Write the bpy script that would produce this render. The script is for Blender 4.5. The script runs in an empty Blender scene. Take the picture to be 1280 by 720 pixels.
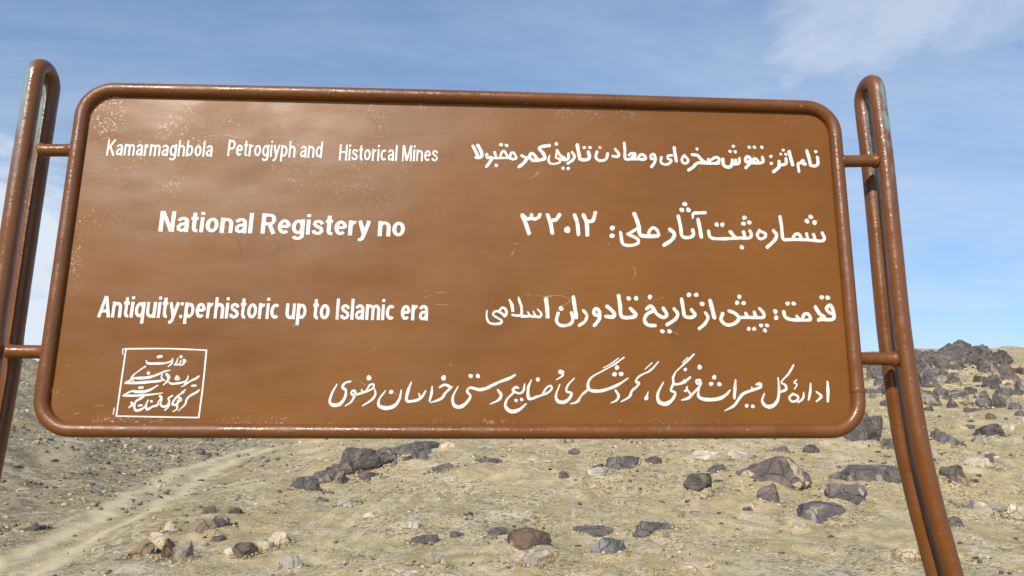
import bpy, bmesh, math, random
import numpy as np
from mathutils import Vector, Matrix

scene = bpy.context.scene
C = scene.collection
R = math.radians
random.seed(7)
rng = np.random.default_rng(11)

# ------------------------------------------------------------------ camera
EYE = 1.6
cam_d = bpy.data.cameras.new('camera'); cam = bpy.data.objects.new('camera', cam_d); C.objects.link(cam)
cam_d.sensor_width = 36.0; cam_d.lens = 28.125; cam_d.clip_start = 0.05; cam_d.clip_end = 5000
PITCH = 0.22783; ROLL = -0.00183
cam.matrix_world = (Matrix.Translation((0, 0, EYE)) @ Matrix.Rotation(PITCH, 4, 'X')
                    @ Matrix.Rotation(ROLL, 4, 'Y') @ Matrix.Rotation(R(90), 4, 'X'))
scene.camera = cam
scene.render.resolution_x = 1024; scene.render.resolution_y = 576

# ------------------------------------------------------------------ light
SUN_AZ, SUN_EL = R(-161), R(34)           # azimuth clockwise from the view direction: behind the camera, to its left
to_sun = Vector((math.sin(SUN_AZ)*math.cos(SUN_EL), math.cos(SUN_AZ)*math.cos(SUN_EL), math.sin(SUN_EL)))
sun_d = bpy.data.lights.new('sun', 'SUN'); sun = bpy.data.objects.new('sun', sun_d); C.objects.link(sun)
sun_d.energy = 3.7; sun_d.angle = R(0.5); sun_d.color = (1.0, 0.94, 0.85)
sun.rotation_euler = to_sun.to_track_quat('Z', 'Y').to_euler()
sun.location = (-10, -10, 20)

scene.view_settings.view_transform = 'Standard'; scene.view_settings.look = 'None'
scene.view_settings.gamma = 1.0; scene.view_settings.use_curve_mapping = False
scene.view_settings.exposure = 0.35

world = bpy.data.worlds.new('World'); scene.world = world; world.use_nodes = True
nt = world.node_tree; N = nt.nodes; Lk = nt.links
for n in list(N): N.remove(n)
def wn(t, **k):
    n = N.new(t)
    for a, b in k.items(): setattr(n, a, b)
    return n
out = wn('ShaderNodeOutputWorld'); bg = wn('ShaderNodeBackground'); bg.inputs['Strength'].default_value = 0.14
sky = wn('ShaderNodeTexSky', sky_type='NISHITA', sun_disc=False)
sky.sun_elevation = SUN_EL; sky.sun_rotation = SUN_AZ % (2*math.pi)
sky.air_density = 1.3; sky.dust_density = 0.7; sky.ozone_density = 2.0; sky.altitude = 1200
tc = wn('ShaderNodeTexCoord')
sepv = wn('ShaderNodeSeparateXYZ'); Lk.new(tc.outputs['Generated'], sepv.inputs[0])
def wmath(op, a, b=None, clamp=False):
    n = wn('ShaderNodeMath', operation=op); n.use_clamp = clamp
    for i, v in enumerate((a, b)):
        if v is None: continue
        if isinstance(v, (int, float)): n.inputs[i].default_value = v
        else: Lk.new(v, n.inputs[i])
    return n.outputs[0]
zz = wmath('ADD', wmath('MAXIMUM', sepv.outputs[2], 0.0), 0.18)
comb = wn('ShaderNodeCombineXYZ')
Lk.new(wmath('DIVIDE', sepv.outputs[0], zz), comb.inputs[0]); Lk.new(wmath('DIVIDE', sepv.outputs[1], zz), comb.inputs[1])
def wnoise(scale, detail, rough, vec, dist=0.0):
    n = wn('ShaderNodeTexNoise'); n.inputs['Scale'].default_value = scale; n.inputs['Detail'].default_value = detail
    n.inputs['Roughness'].default_value = rough; n.inputs['Distortion'].default_value = dist
    Lk.new(vec, n.inputs['Vector']); return n.outputs['Fac']
def wramp(v, lo, hi):
    n = wn('ShaderNodeMapRange', interpolation_type='SMOOTHSTEP'); n.inputs['From Min'].default_value = lo; n.inputs['From Max'].default_value = hi
    Lk.new(v, n.inputs['Value']); return n.outputs['Result']
mp = wn('ShaderNodeMapping'); mp.inputs['Rotation'].default_value = (0, 0, R(-22)); mp.inputs['Scale'].default_value = (0.55, 1.5, 1)
Lk.new(comb.outputs[0], mp.inputs['Vector'])
def wlobe(d, lo, hi):
    v = Vector(d).normalized(); n = wn('ShaderNodeVectorMath', operation='DOT_PRODUCT'); n.inputs[1].default_value = v
    Lk.new(tc.outputs['Generated'], n.inputs[0]); return wramp(n.outputs['Value'], lo, hi)
cirrus = wramp(wnoise(1.3, 9, 0.62, mp.outputs[0], 0.6), 0.34, 0.84)
fine = wnoise(2.6, 8, 0.6, comb.outputs[0], 0.4)
def cloud_bank(d, lo, hi, a, b):
    lb = wlobe(d, lo, hi)                       # the bank frays out into the noise instead of ending in a round edge
    return wmath('MULTIPLY', wramp(lb, 0.0, 0.35), wramp(wmath('ADD', fine, wmath('MULTIPLY', wmath('SUBTRACT', lb, 1.0), 0.34)), a, b))
def px_dir(px, py):
    v = Vector(((px-640)/1000, 1, (360-py)/1000)); return Matrix.Rotation(PITCH, 3, 'X') @ v
bank1 = cloud_bank(px_dir(-130, 500), 0.93, 0.996, 0.16, 0.48)       # white bank low on the left
bank2 = cloud_bank(px_dir(1190, -70), 0.945, 0.999, 0.36, 0.66)       # white wisp high on the right
bank4 = cloud_bank(px_dir(1230, 420), 0.95, 0.999, 0.34, 0.74)       # haze of cloud low on the right
bank3 = cloud_bank((-0.6, -0.7, 0.45), 0.80, 0.99, 0.30, 0.65)        # bright cloud behind, beside the sun
cl = wmath('MAXIMUM', wmath('MAXIMUM', wmath('MULTIPLY', cirrus, 0.45), wmath('MULTIPLY', bank1, 0.85)), wmath('MAXIMUM', wmath('MULTIPLY', wmath('MAXIMUM', bank2, wmath('MULTIPLY', bank4, 0.6)), 0.5), wmath('MULTIPLY', bank3, 0.8)), True)
lift = wn('ShaderNodeCombineXYZ'); Lk.new(sepv.outputs[0], lift.inputs[0]); Lk.new(sepv.outputs[1], lift.inputs[1])
Lk.new(wmath('ADD', wmath('MULTIPLY', sepv.outputs[2], 0.78), 0.15), lift.inputs[2])           # a clear, deep sky down to the horizon
nrmv = wn('ShaderNodeVectorMath', operation='NORMALIZE'); Lk.new(lift.outputs[0], nrmv.inputs[0]); Lk.new(nrmv.outputs[0], sky.inputs['Vector'])
hsv = wn('ShaderNodeHueSaturation'); hsv.inputs['Saturation'].default_value = 1.0; hsv.inputs['Value'].default_value = 1.0
Lk.new(sky.outputs[0], hsv.inputs['Color'])
mixc = wn('ShaderNodeMix', data_type='RGBA'); mixc.inputs['B'].default_value = (8.0, 8.3, 8.8, 1)
for s in mixc.inputs:
    pass
Lk.new(cl, mixc.inputs[0]); Lk.new(hsv.outputs[0], mixc.inputs[6]); mixc.inputs[7].default_value = (4.6, 4.9, 5.3, 1)
Lk.new(mixc.outputs[2], bg.inputs['Color']); Lk.new(bg.outputs[0], out.inputs['Surface'])

# ------------------------------------------------------------------ helpers
def tag(o, label=None, cat=None, group=None, kind=None):
    if label: o['label'] = label
    if cat: o['category'] = cat
    if group: o['group'] = group
    if kind: o['kind'] = kind
    return o
def link_mesh(name, verts, faces, mat, parent=None, smooth=False, loc=None):
    me = bpy.data.meshes.new(name); me.from_pydata([tuple(v) for v in verts], [], [tuple(f) for f in faces]); me.update()
    if smooth: me.polygons.foreach_set('use_smooth', [True]*len(me.polygons))
    o = bpy.data.objects.new(name, me); C.objects.link(o)
    if mat: me.materials.append(mat)
    if parent: o.parent = parent
    if loc: o.location = loc
    return o

# numpy value noise
_perm = rng.random((64, 64, 64)).astype(np.float32)
def vnoise3(x, y, z):
    xi = np.floor(x).astype(int); yi = np.floor(y).astype(int); zi = np.floor(z).astype(int)
    xf = x-xi; yf = y-yi; zf = z-zi
    u = xf*xf*xf*(xf*(xf*6-15)+10); v = yf*yf*yf*(yf*(yf*6-15)+10); w = zf*zf*zf*(zf*(zf*6-15)+10)
    P = lambda a, b, c: _perm[(xi+a) & 63, (yi+b) & 63, (zi+c) & 63]
    l = lambda a, b, t: a+(b-a)*t
    return l(l(l(P(0,0,0), P(1,0,0), u), l(P(0,1,0), P(1,1,0), u), v), l(l(P(0,0,1), P(1,0,1), u), l(P(0,1,1), P(1,1,1), u), v), w)*2-1
def fbm(x, y, z=0.0, octv=4, gain=0.5):
    z = np.zeros_like(x)+z; a = 1.0; f = 1.0; s = 0.0
    for i in range(octv):
        s = s+a*vnoise3(x*f+17.3*i, y*f+5.1*i, z*f+9.7*i); a *= gain; f *= 2.03
    return s
def sstep(a, b, x):
    t = np.clip((x-a)/(b-a), 0, 1); return t*t*(3-2*t)

# ------------------------------------------------------------------ node helper for materials
class M:
    def __init__(s, name):
        s.m = bpy.data.materials.new(name); s.m.use_nodes = True; s.nt = s.m.node_tree
        s.b = s.nt.nodes['Principled BSDF']; s.o = s.nt.nodes['Material Output']
        s.tc = s.nt.nodes.new('ShaderNodeTexCoord')
    def node(s, t, **k):
        n = s.nt.nodes.new(t)
        for a, b in k.items(): setattr(n, a, b)
        return n
    def ln(s, a, b): s.nt.links.new(a, b)
    def val(s, sock, v):
        if isinstance(v, (int, float)): sock.default_value = v
        elif isinstance(v, (tuple, list)): sock.default_value = (*v, 1) if len(v) == 3 and sock.type == 'RGBA' else v
        else: s.ln(v, sock)
    def noise(s, scale, detail=4, rough=0.55, vec=None, dist=0.0, col=False):
        n = s.node('ShaderNodeTexNoise'); n.inputs['Scale'].default_value = scale; n.inputs['Detail'].default_value = detail
        n.inputs['Roughness'].default_value = rough; n.inputs['Distortion'].default_value = dist
        s.ln(vec if vec is not None else s.tc.outputs['Object'], n.inputs['Vector'])
        return n.outputs['Color' if col else 'Fac']
    def voro(s, scale, vec=None, out='Distance', feature='F1'):
        n = s.node('ShaderNodeTexVoronoi', feature=feature); n.inputs['Scale'].default_value = scale
        s.ln(vec if vec is not None else s.tc.outputs['Object'], n.inputs['Vector']); return n.outputs[out]
    def mapv(s, scale=(1,1,1), rot=(0,0,0), vec=None):
        n = s.node('ShaderNodeMapping'); n.inputs['Scale'].default_value = scale; n.inputs['Rotation'].default_value = rot
        s.ln(vec if vec is not None else s.tc.outputs['Object'], n.inputs['Vector']); return n.outputs[0]
    def rng(s, v, lo, hi, a=0.0, b=1.0):
        n = s.node('ShaderNodeMapRange', interpolation_type='SMOOTHSTEP')
        for k, x in zip(('From Min', 'From Max', 'To Min', 'To Max'), (lo, hi, a, b)): n.inputs[k].default_value = x
        s.val(n.inputs['Value'], v); return n.outputs['Result']
    def math(s, op, a, b=0.0):
        n = s.node('ShaderNodeMath', operation=op); s.val(n.inputs[0], a); s.val(n.inputs[1], b); return n.outputs[0]
    def mix(s, f, a, b, mode='MIX'):
        n = s.node('ShaderNodeMix', data_type='RGBA', blend_type=mode); s.val(n.inputs[0], f); s.val(n.inputs[6], a); s.val(n.inputs[7], b); return n.outputs[2]
    def attr(s, name, out='Fac'):
        n = s.node('ShaderNodeAttribute', attribute_name=name); return n.outputs[out]
    def sep(s, vec=None):
        n = s.node('ShaderNodeSeparateXYZ'); s.ln(vec if vec is not None else s.tc.outputs['Object'], n.inputs[0]); return n.outputs
    def island(s):
        return s.node('ShaderNodeNewGeometry').outputs['Random Per Island']
    def objrand(s):
        return s.node('ShaderNodeObjectInfo').outputs['Random']
    def bump(s, h, strength=0.3, dist=0.02, prev=None):
        n = s.node('ShaderNodeBump'); n.inputs['Strength'].default_value = strength; n.inputs['Distance'].default_value = dist
        s.ln(h, n.inputs['Height'])
        if prev is not None: s.ln(prev, n.inputs['Normal'])
        return n.outputs[0]
    def fin(s, col, rough=0.8, normal=None, spec=0.5, coat=0.0):
        s.val(s.b.inputs['Base Color'], col); s.val(s.b.inputs['Roughness'], rough); s.val(s.b.inputs['Specular IOR Level'], spec)
        if coat: s.b.inputs['Coat Weight'].default_value = coat; s.b.inputs['Coat Roughness'].default_value = 0.1
        if normal is not None: s.ln(normal, s.b.inputs['Normal'])
        return s.m

# ------------------------------------------------------------------ terrain
def track_line(y):            # centre of the dirt track along the valley floor
    return -7.7-(y-14)*0.215-0.35*np.sin(y*0.17)
def height(x, y):
    x = np.asarray(x, float); y = np.asarray(y, float)
    yy = np.clip(y, 12, 62)
    # right-hand spur: rises away from the camera and to the right
    rx = np.clip(x, -40, 31+0*y)+np.clip(x-31, 0, 3)*0.4-np.clip(x-36, 0, 40)*0.10
    rs = -1.45+(yy-12)*0.139+(rx-2)*(yy-12)/48*0.132
    # valley floor and left hillside
    xv = track_line(np.clip(y, 8, 90)); zv = -1.4+(np.clip(y, 8, 75)-14)*0.088
    d = np.maximum(xv-x, 0)
    d = np.minimum(d, 34)
    hl = zv+0.07*d+0.0100*d*d*np.clip(1-(d-16)*0.02, 0.4, 1)
    xc = -6.3+0.004*(np.clip(y, 14, 60)-14)*(y*0+1)+0.6*np.sin(y*0.23)
    t = sstep(0, 1, (x-xv)/np.maximum(xc-xv, 1.0))
    z = np.where(x < xv, hl, zv*(1-t)+rs*t)
    z = np.where(x > xc, rs, z)
    # beyond the crest the hill levels off, then falls gently
    z = z-np.clip(y-66, 0, 400)*0.06*np.where(x > xv, 1, 0.6)
    # near ground round the sign: flat at the camera's feet
    k = sstep(5.0, 13.0, np.hypot(x, y)*np.where(y > 0, 1, 0.6))
    z = (EYE+z)*k
    ff = sstep(120, 700, np.hypot(x, y)); z = z*(1-ff)+(-6)*ff
    amp = sstep(4, 20, np.hypot(x, y))
    amp = amp*(0.45+0.55*sstep(1.0, 5.0, np.abs(x-track_line(y))))
    z = z+amp*(0.30*fbm(x*0.11, y*0.11, 3.1, 3)+0.13*fbm(x*0.55, y*0.55, 7.7, 4)-0.10*np.exp(-np.abs(fbm(x*0.30+0.12*y, y*0.16, 15.3, 3))*9)*sstep(-1, 5, x+5))
    return z
MOUNDS = None
def ground_z(x, y):                # the same with soil banked round the feet of the rocks
    z = height(x, y)
    if MOUNDS is not None:
        sh = z.shape; xf = x.ravel(); yf = y.ravel(); add = np.zeros(len(xf))
        for mx, my, mw, md, mh in MOUNDS:
            k = np.nonzero((np.abs(xf-mx) < 2.2*mw) & (np.abs(yf-my) < 2.2*mw))[0]
            if len(k): add[k] = np.maximum(add[k], mh*np.exp(-(((xf[k]-mx)/(0.62*mw))**2+((yf[k]-my)/(0.62*md))**2)**1.5))
        z = z+(add*(1+0.35*fbm(xf*1.9, yf*1.9, 8.8, 3))).reshape(sh)
    return z
def Hgt(x, y): return float(height(np.array([x]), np.array([y]))[0])

TRACK_Y = np.array([11.65, 13.79, 14.86, 16.11, 17.77, 21.78, 28.8, 33.69, 40.69, 46.19, 46.48]); TRACK_X = np.array([-7.51, -7.97, -8.2, -8.39, -8.63, -9.69, -11.48, -12.17, -13.53, -14.04, -11.87])
def terrain_masks(x, y):
    wob = 0.5*fbm(x*0.35, y*0.35, 2.2, 3)
    e = x-np.interp(y, TRACK_Y, TRACK_X)+0.18*fbm(x*0.8, y*0.8, 6.1, 2)
    wd = 0.9+0.25*sstep(16, 24, y)
    tr = np.exp(-((np.abs(e)-0.48*wd)/(0.24*wd))**2)+0.30*np.exp(-(e/(0.4*wd))**2)
    tr = np.clip(tr, 0, 1)*sstep(8, 12, y)*(1-sstep(62, 75, y))
    d = track_line(y)+wob*0.6-x
    # pale streak running down the left hillside
    s = np.exp(-((x+16.5-(y-30)*(-0.55)+wob)/0.55)**2)*sstep(22, 28, y)*(1-sstep(40, 46, y))*0.6
    left = sstep(-4.0, 0.5, d+wob)*(0.75+0.25*sstep(0.5, 3, d))
    orange = np.exp(-(((x+15.2)/3.2)**2+((y-61)/4.5)**2))
    return np.clip(tr+s*0.8, 0, 1), left, orange

# ray onto the terrain, used to find where a stone lies
RM = Matrix.Rotation(PITCH, 3, 'X')
def on_ground(px, py):
    d = RM @ Vector(((px-640)/1000, 1, (360-py)/1000))
    ts = np.concatenate([np.arange(5, 40, 0.05), np.arange(40, 140, 0.15)])
    X = d.x*ts; Y = d.y*ts; Z = EYE+d.z*ts; g = height(X, Y)
    i = np.argmax(Z <= g)
    if not (Z <= g).any(): i = np.argmin(Z-g+np.where(ts < 10, 9, 0))
    return X[i], Y[i], float(g[i]), ts[i]

ROCKS = [
 # px, base py, w, h, material, label, options
 (661,693,64,33,'brown','round brown boulder half buried at the bottom edge beneath the middle of the sign',dict(depth=.8,facets=13)),
 (662,711,64,19,'pale','pale crusted slab lying in front of the round brown boulder',dict(tilt=-14,sink=.4)),
 (763,701,47,28,'blue','rounded blue grey stone blotched with lichen at the bottom, right of the brown boulder',dict(facets=13)),
 (738,668,58,10,'dark','thin flat dark slab lying just above the brown boulder, left of a similar one',dict(sink=.5)),
 (818,667,62,13,'dark','thin flat dark slab with a streaked top, right of a similar slab',dict(sink=.5)),
 (874,625,36,19,'pale','pale square block carrying a dark stone on its top',dict(sink=.15)),
 (874,611,36,19,'dark','dark stone with rounded top sitting on a pale square block',dict(sink=.15,lift=1)),
 (900,610,20,10,'dark','small dark stone wedged beside the block that carries another stone',dict()),
 (960,613,108,38,'cut','big leaning dark boulder with pale patches, tallest in the lower right half',dict(tilt=-13,depth=.6,sink=.28,facets=8,seed=52)),
 (962,633,34,24,'dark','dark stubby boulder right below the big leaning one',dict()),
 (1027,658,80,30,'dark','low oval purple dark boulder alone in the grass left of the right post',dict(facets=12,round_=.13,sink=.35)),
 (1065,632,64,26,'cut','dark boulder with a large pale broken face above the low oval one',dict(tilt=8)),
 (1100,612,116,32,'dark','wide cracked dark slab running behind the right post',dict(depth=.5,sink=.35)),
 (1048,608,24,18,'grey','small grey block leaning at the left end of the wide cracked slab',dict()),
 (1192,609,34,28,'dark','dark boulder with pale scratches just right of the right post',dict()),
 (1186,562,46,26,'dark','dark boulder with a black crack just right of the post halfway up the slope',dict(facets=9)),
 (1064,558,74,46,'grey','tall grey boulder under the bottom right corner of the sign',dict(sink=.2,facets=12)),
 (1094,556,24,36,'dark','narrow dark upright rock leaning against the tall grey boulder by the sign corner',dict(tilt=16,sink=.2)),
 (1114,562,38,16,'dark','flat dark rock seen between the sign corner and the right post',dict(sink=.4)),
 (1238,549,34,18,'cut','dark wedge of rock split by a pale face at the right below the skyline pile',dict(tilt=12)),
 (1223,555,18,12,'dark','small dark stone left of the split wedge of rock at the right',dict()),
 (1238,646,62,20,'pale','long pale slab lying at the right edge of the picture',dict(sink=.4)),
 (1272,652,22,22,'pale','pale upright stone cut off by the right edge beside the long pale slab',dict()),
 (1196,661,20,16,'dark','dusky stone tucked behind the right post near the pale slab',dict()),
 (780,587,46,14,'dark','dark flat rock left in a line of two under the right half of the sign',dict(sink=.4)),
 (816,580,32,10,'dark','dark flat rock right in a line of two under the right half of the sign',dict(sink=.4)),
 (752,597,34,11,'pale','pale flat stone in front of the line of two dark flat rocks',dict(sink=.4)),
 (718,570,18,8,'dark','small dark stone directly under the sign, left of the two flat rocks',dict(sink=.4)),
 (711,554,14,7,'dark','tiny dark stone touching the bottom bar of the sign in view',dict()),
 (705,598,13,7,'grey','lone grey stone below the small dark one under the sign',dict()),
 (853,646,9,5,'brown','tiny brown stone on bare ground left of the stubby boulder',dict()),
 (895,594,26,12,'dark','dark jagged rock behind the stacked block and stone',dict(tilt=-12)),
 (885,575,52,12,'pale','pale low ledge of rock behind the stacked block and stone',dict(sink=.4)),
 (925,574,40,12,'pale','pale low ledge of rock behind the top of the big leaning boulder',dict(sink=.4)),
 (975,566,28,9,'dark','flat dark rock left of the tall grey boulder, below the sign bar',dict(sink=.4)),
 (1015,566,24,9,'dark','flat dark rock touching the left foot of the tall grey boulder',dict(sink=.4)),
 # dark outcrop on the spur
 (380,620,42,25,'grey','lone grey boulder at the lower left end of the dark outcrop',dict(sink=.25,facets=12)),
 (402,607,26,15,'dark','small dark rock joining the lone grey boulder to the outcrop',dict()),
 (426,598,32,22,'dark','dark rock at the left foot of the outcrop under the sign',dict(sink=.2)),
 (450,594,44,38,'dark','tallest dark rock of the outcrop under the left half of the sign',dict(sink=.2,tilt=-10)),
 (476,586,44,30,'dark','dark rock in the middle of the outcrop',dict(sink=.2,tilt=-8)),
 (470,591,18,9,'pale','pale chunk lying in front of the middle of the dark outcrop',dict()),
 (505,574,52,26,'dark','broad dark rock right of the middle of the outcrop',dict(sink=.2,tilt=-8)),
 (534,566,34,20,'grey','grey rock at the upper right end of the outcrop',dict(sink=.2)),
 (559,562,22,10,'pale','pale chunk at the right end of the outcrop just under the sign bar',dict(tilt=-15)),
 (460,600,30,12,'dark','low dark rock along the front of the outcrop',dict()),
 (490,578,16,14,'brown','brown lump set between the two largest slabs of the outcrop',dict()),
 (556,590,36,9,'dark','long low dark rock on the slope right of the outcrop',dict(sink=.4)),
 (610,578,44,7,'grey','thin grey ledge on the slope right of the long low dark rock',dict(sink=.45)),
 (436,634,28,9,'grey','grey ledge on open slope below the outcrop',dict(sink=.4)),
 (402,629,18,7,'dark','short dark ledge just below the lone grey boulder',dict(sink=.4)),
 (530,683,38,15,'dark','dark flat tilted rock on the bare slope left of the brown boulder',dict(sink=.4,tilt=-16)),
 (572,672,22,7,'dark','sliver of dark rock right of the flat tilted one',dict(sink=.4)),
 (622,672,34,9,'dark','dark low rock just behind the left side of the brown boulder',dict(sink=.4)),
 (350,682,30,15,'pale','bright pale stone at the bottom left of centre',dict()),
 (331,689,26,13,'pale','pale stone half hidden in gravel left of the bright pale one',dict()),
 (368,715,28,18,'green','grey green stone at the bottom edge below the bright pale one',dict()),
 (544,710,32,19,'pale','tan pyramid shaped stone at the bottom edge near the middle',dict(facets=8)),
 (505,721,62,10,'pale','flat pale slab cut by the bottom edge left of the tan pyramid stone',dict(sink=.4)),
 (477,713,8,7,'pale','tiny white stone above the flat pale slab at the bottom edge',dict()),
 (462,647,17,5,'pale','narrow pale stone on open slope below the outcrop',dict()),
 (520,660,18,7,'pale','pale stone by itself above the flat tilted dark rock',dict()),
 # cluster by the track
 (179,699,30,20,'brown','dark brown rock at the left of the cluster beside the track',dict(tilt=14,sink=.2)),
 (212,702,22,25,'brown','dark rock standing tilted in the cluster beside the track',dict(tilt=-28,sink=.2)),
 (228,704,24,24,'grey','grey tan rock right of the tilted one in the cluster beside the track',dict(sink=.25)),
 (213,668,18,14,'pale','pale cube shaped stone above the cluster beside the track',dict()),
 (196,686,32,15,'pale','pale crumbling rock behind the tilted one beside the track',dict()),
 (252,674,36,26,'brown','brown rock with hollowed pale side at the top of the cluster beside the track',dict(sink=.2)),
 (274,664,24,16,'brown','brown rounded rock right of the hollowed one beside the track',dict(sink=.2)),
 (262,646,20,12,'brown','small brown rock above the hollowed one beside the track',dict()),
 (293,647,24,13,'brown','brown block above and right of the cluster beside the track',dict()),
 (306,698,34,18,'brown','brown and pale rock below the right end of the cluster beside the track',dict()),
 (286,697,16,12,'pale','pale stone at the left of the brown and pale one below the cluster',dict()),
 (255,684,14,8,'pale','small pale stone under the hollowed brown rock',dict()),
 (198,694,10,7,'dark','small black stone between the two dark rocks of the cluster',dict()),
 (44,557,10,5,'pale','single white stone on the left hillside below the sign corner',dict()),
 (260,552,14,5,'dark','dark bush sized stone on the far hillside just under the sign bar',dict()),
 (34,668,46,7,'brown','dark overhanging ledge low on the left hillside at the left edge',dict(sink=.45)),  # added dark slab standing in for the shade below an eroded bank
 # skyline pile
 (1200,462,60,26,'dark','massive bedrock block forming the core of the skyline pile',dict(sink=.2,facets=10,depth=1.0)),
 (1150,468,50,30,'dark','massive dark bedrock behind the right post at the left of the skyline pile',dict(sink=.2,facets=10)),
 (1120,500,50,26,'grey','grey bedrock hump crossed by the right post under the lower bracket',dict(sink=.3)),
 (1195,500,40,14,'grey','low grey bedrock shelf at the foot of the skyline pile',dict(sink=.4)),
 (1204,448,27,21,'grey','large rounded boulder crowning the rock pile on the skyline at the right',dict(sink=.1,facets=13)),
 (1227,447,19,13,'grey','square boulder right of the crowning one in the skyline pile',dict(sink=.1)),
 (1249,461,32,19,'dark','sloping boulder at the right end of the skyline pile',dict(sink=.15,tilt=-14)),
 (1184,452,28,18,'dark','boulder left of the crowning one in the skyline pile',dict(sink=.15,tilt=-10)),
 (1162,456,34,18,'dark','broad boulder at the left of the skyline pile just right of the post',dict(sink=.15)),
 (1147,450,18,13,'dark','boulder at the skyline touching the right post',dict(sink=.15)),
 (1216,463,40,22,'dark','wide boulder directly below the crowning one in the pile',dict(sink=.2)),
 (1186,469,44,24,'grey','wide grey boulder below the left half of the pile',dict(sink=.2)),
 (1156,475,34,22,'dark','dark boulder below the broad one beside the post',dict(sink=.2)),
 (1170,490,46,24,'grey','large grey low boulder under the pile beside the post',dict(sink=.2)),
 (1234,468,26,16,'dark','dark boulder under the sloping one in the pile',dict(sink=.2)),
 (1199,484,22,13,'dark','dark block in front of the middle of the pile',dict()),
 (1166,481,30,5,'pale','pale ledge shining between two grey boulders beside the post',dict(sink=.4)),
 (1215,494,16,10,'dark','small dark block under the dark block before the pile',dict()),
 (1271,471,26,12,'brown','brown low boulder at the right edge level with the foot of the pile',dict()),
 (1225,478,20,9,'brown','brown low stone before the right half of the pile',dict()),
 (1249,478,18,8,'brown','brown low stone left of the low boulder at the right edge',dict()),
 (1256,497,24,14,'dark','dark block below the low boulder at the right edge',dict()),
 (1277,492,14,13,'dark','dark stone cut by the right edge beside a dark block',dict()),
 (1260,507,18,12,'dark','dark block leaning under another block near the right edge',dict(tilt=-20)),
 (1232,511,24,11,'dark','wide dark stone left of the leaning block',dict()),
 (1209,507,18,9,'brown','brown stone left of the wide dark one below the pile',dict()),
 (1191,511,18,11,'dark','dark stone right of the post in the row below the pile',dict()),
 (1210,515,12,7,'dark','very dark little stone under the brown one below the pile',dict()),
 (1238,525,16,9,'brown','brown stone alone beneath the wide dark one',dict()),
 (1276,521,13,9,'dark','little dark stone at the right edge beneath the blocks',dict()),
 (1162,514,14,9,'dark','little dark stone touching the right post below the pile',dict()),
 (1103,480,34,22,'grey','grey boulder showing between the sign and the right post',dict(sink=.2)),
 (1094,497,30,17,'grey','lower grey boulder beside the frame, left of the right post',dict()),
 (1103,463,30,16,'dark','dark boulder behind the lower bracket of the right post',dict()),
 (1108,508,16,8,'dark','small dark boulder left of the right post under the grey ones',dict()),
 (1262,537,22,9,'pale','pale stone near the right edge above the split wedge',dict()),
 (1200,537,20,8,'pale','pale stone right of the post above the split wedge',dict()),
 (1237,578,14,10,'grey','grey cube shaped stone right of the post in pale ground',dict()),
 (1222,583,44,12,'pale','pale broad ledge right of the boulder with pale scratches',dict(sink=.45)),
 (1136,698,36,14,'pale','pale crust of rock left of the post near the bottom',dict(sink=.45)),
 (872,716,70,12,'pale','pale broken crust along the bottom edge right of the lichen stone',dict(sink=.45)),
]
ROCKS = [(p, q, w*1.15, h*1.15, *t) if p > 1085 and q < 500 else (p, q, w, h, *t) for (p, q, w, h, *t) in ROCKS]
ROCKS = [(p, q, w*1.35, h*0.74, *t) if 395 < p < 545 and 560 < q < 602 else (p, q, w, h, *t) for (p, q, w, h, *t) in ROCKS]

MOUNDS = []
for (px, py, w, h, mt, lab, kw) in ROCKS:
    if w*h < 110: continue
    x, y, z, t = on_ground(px, py); W = w*y/1000; D = W*0.8
    MOUNDS.append((x, y+D*0.30, W, D, (0.34 if w*h > 700 else 0.22)*h*y/1000))

def build_ground():
    ang = np.concatenate([np.radians(np.linspace(-44, 44, 560)), np.radians(np.linspace(46, 314, 90))])
    rad = np.concatenate([[0.0], np.geomspace(0.6, 9, 24), np.geomspace(9.3, 95, 380), np.geomspace(100, 3000, 40)])
    A, Rr = np.meshgrid(ang, rad[1:])
    X = (np.sin(A)*Rr).ravel(); Y = (np.cos(A)*Rr).ravel()
    X = np.concatenate([[0.0], X]); Y = np.concatenate([[0.0], Y])
    Z = ground_z(X, Y)
    # small-scale roughness of the stony surface
    rr = np.hypot(X, Y); Z += sstep(6, 11, rr)*0.025*fbm(X*2.7, Y*2.7, 1.0, 3)
    n = len(ang); m = len(rad)-1
    i = np.arange(m-1)[:, None]*n; j = np.arange(n)[None, :]; jn = (j+1) % n
    q = np.stack([1+i+j, 1+i+n+j, 1+i+n+jn, 1+i+jn], -1).reshape(-1, 4)[:, ::-1]
    fan = np.stack([np.zeros(n, int), 1+(np.arange(n)+1) % n, 1+np.arange(n)], -1)
    me = bpy.data.meshes.new('ground')
    nv = len(X); me.vertices.add(nv); me.vertices.foreach_set('co', np.stack([X, Y, Z], 1).astype(np.float32).ravel())
    loops = np.concatenate([fan.ravel(), q.ravel()]); me.loops.add(len(loops)); me.loops.foreach_set('vertex_index', loops.astype(np.int32))
    st = np.concatenate([np.arange(n)*3, n*3+np.arange(len(q))*4]); me.polygons.add(len(st)); me.polygons.foreach_set('loop_start', st.astype(np.int32))
    me.polygons.foreach_set('use_smooth', np.ones(len(st), bool)); me.update(calc_edges=True); me.validate()
    tr, lf, og = terrain_masks(X, Y)
    for nm, v in (('track', tr), ('gravel', lf), ('ochre', og)):
        a = me.attributes.new(nm, 'FLOAT', 'POINT'); a.data.foreach_set('value', v.astype(np.float32))
    o = bpy.data.objects.new('ground', me); C.objects.link(o); tag(o, kind='structure')
    return o

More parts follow.
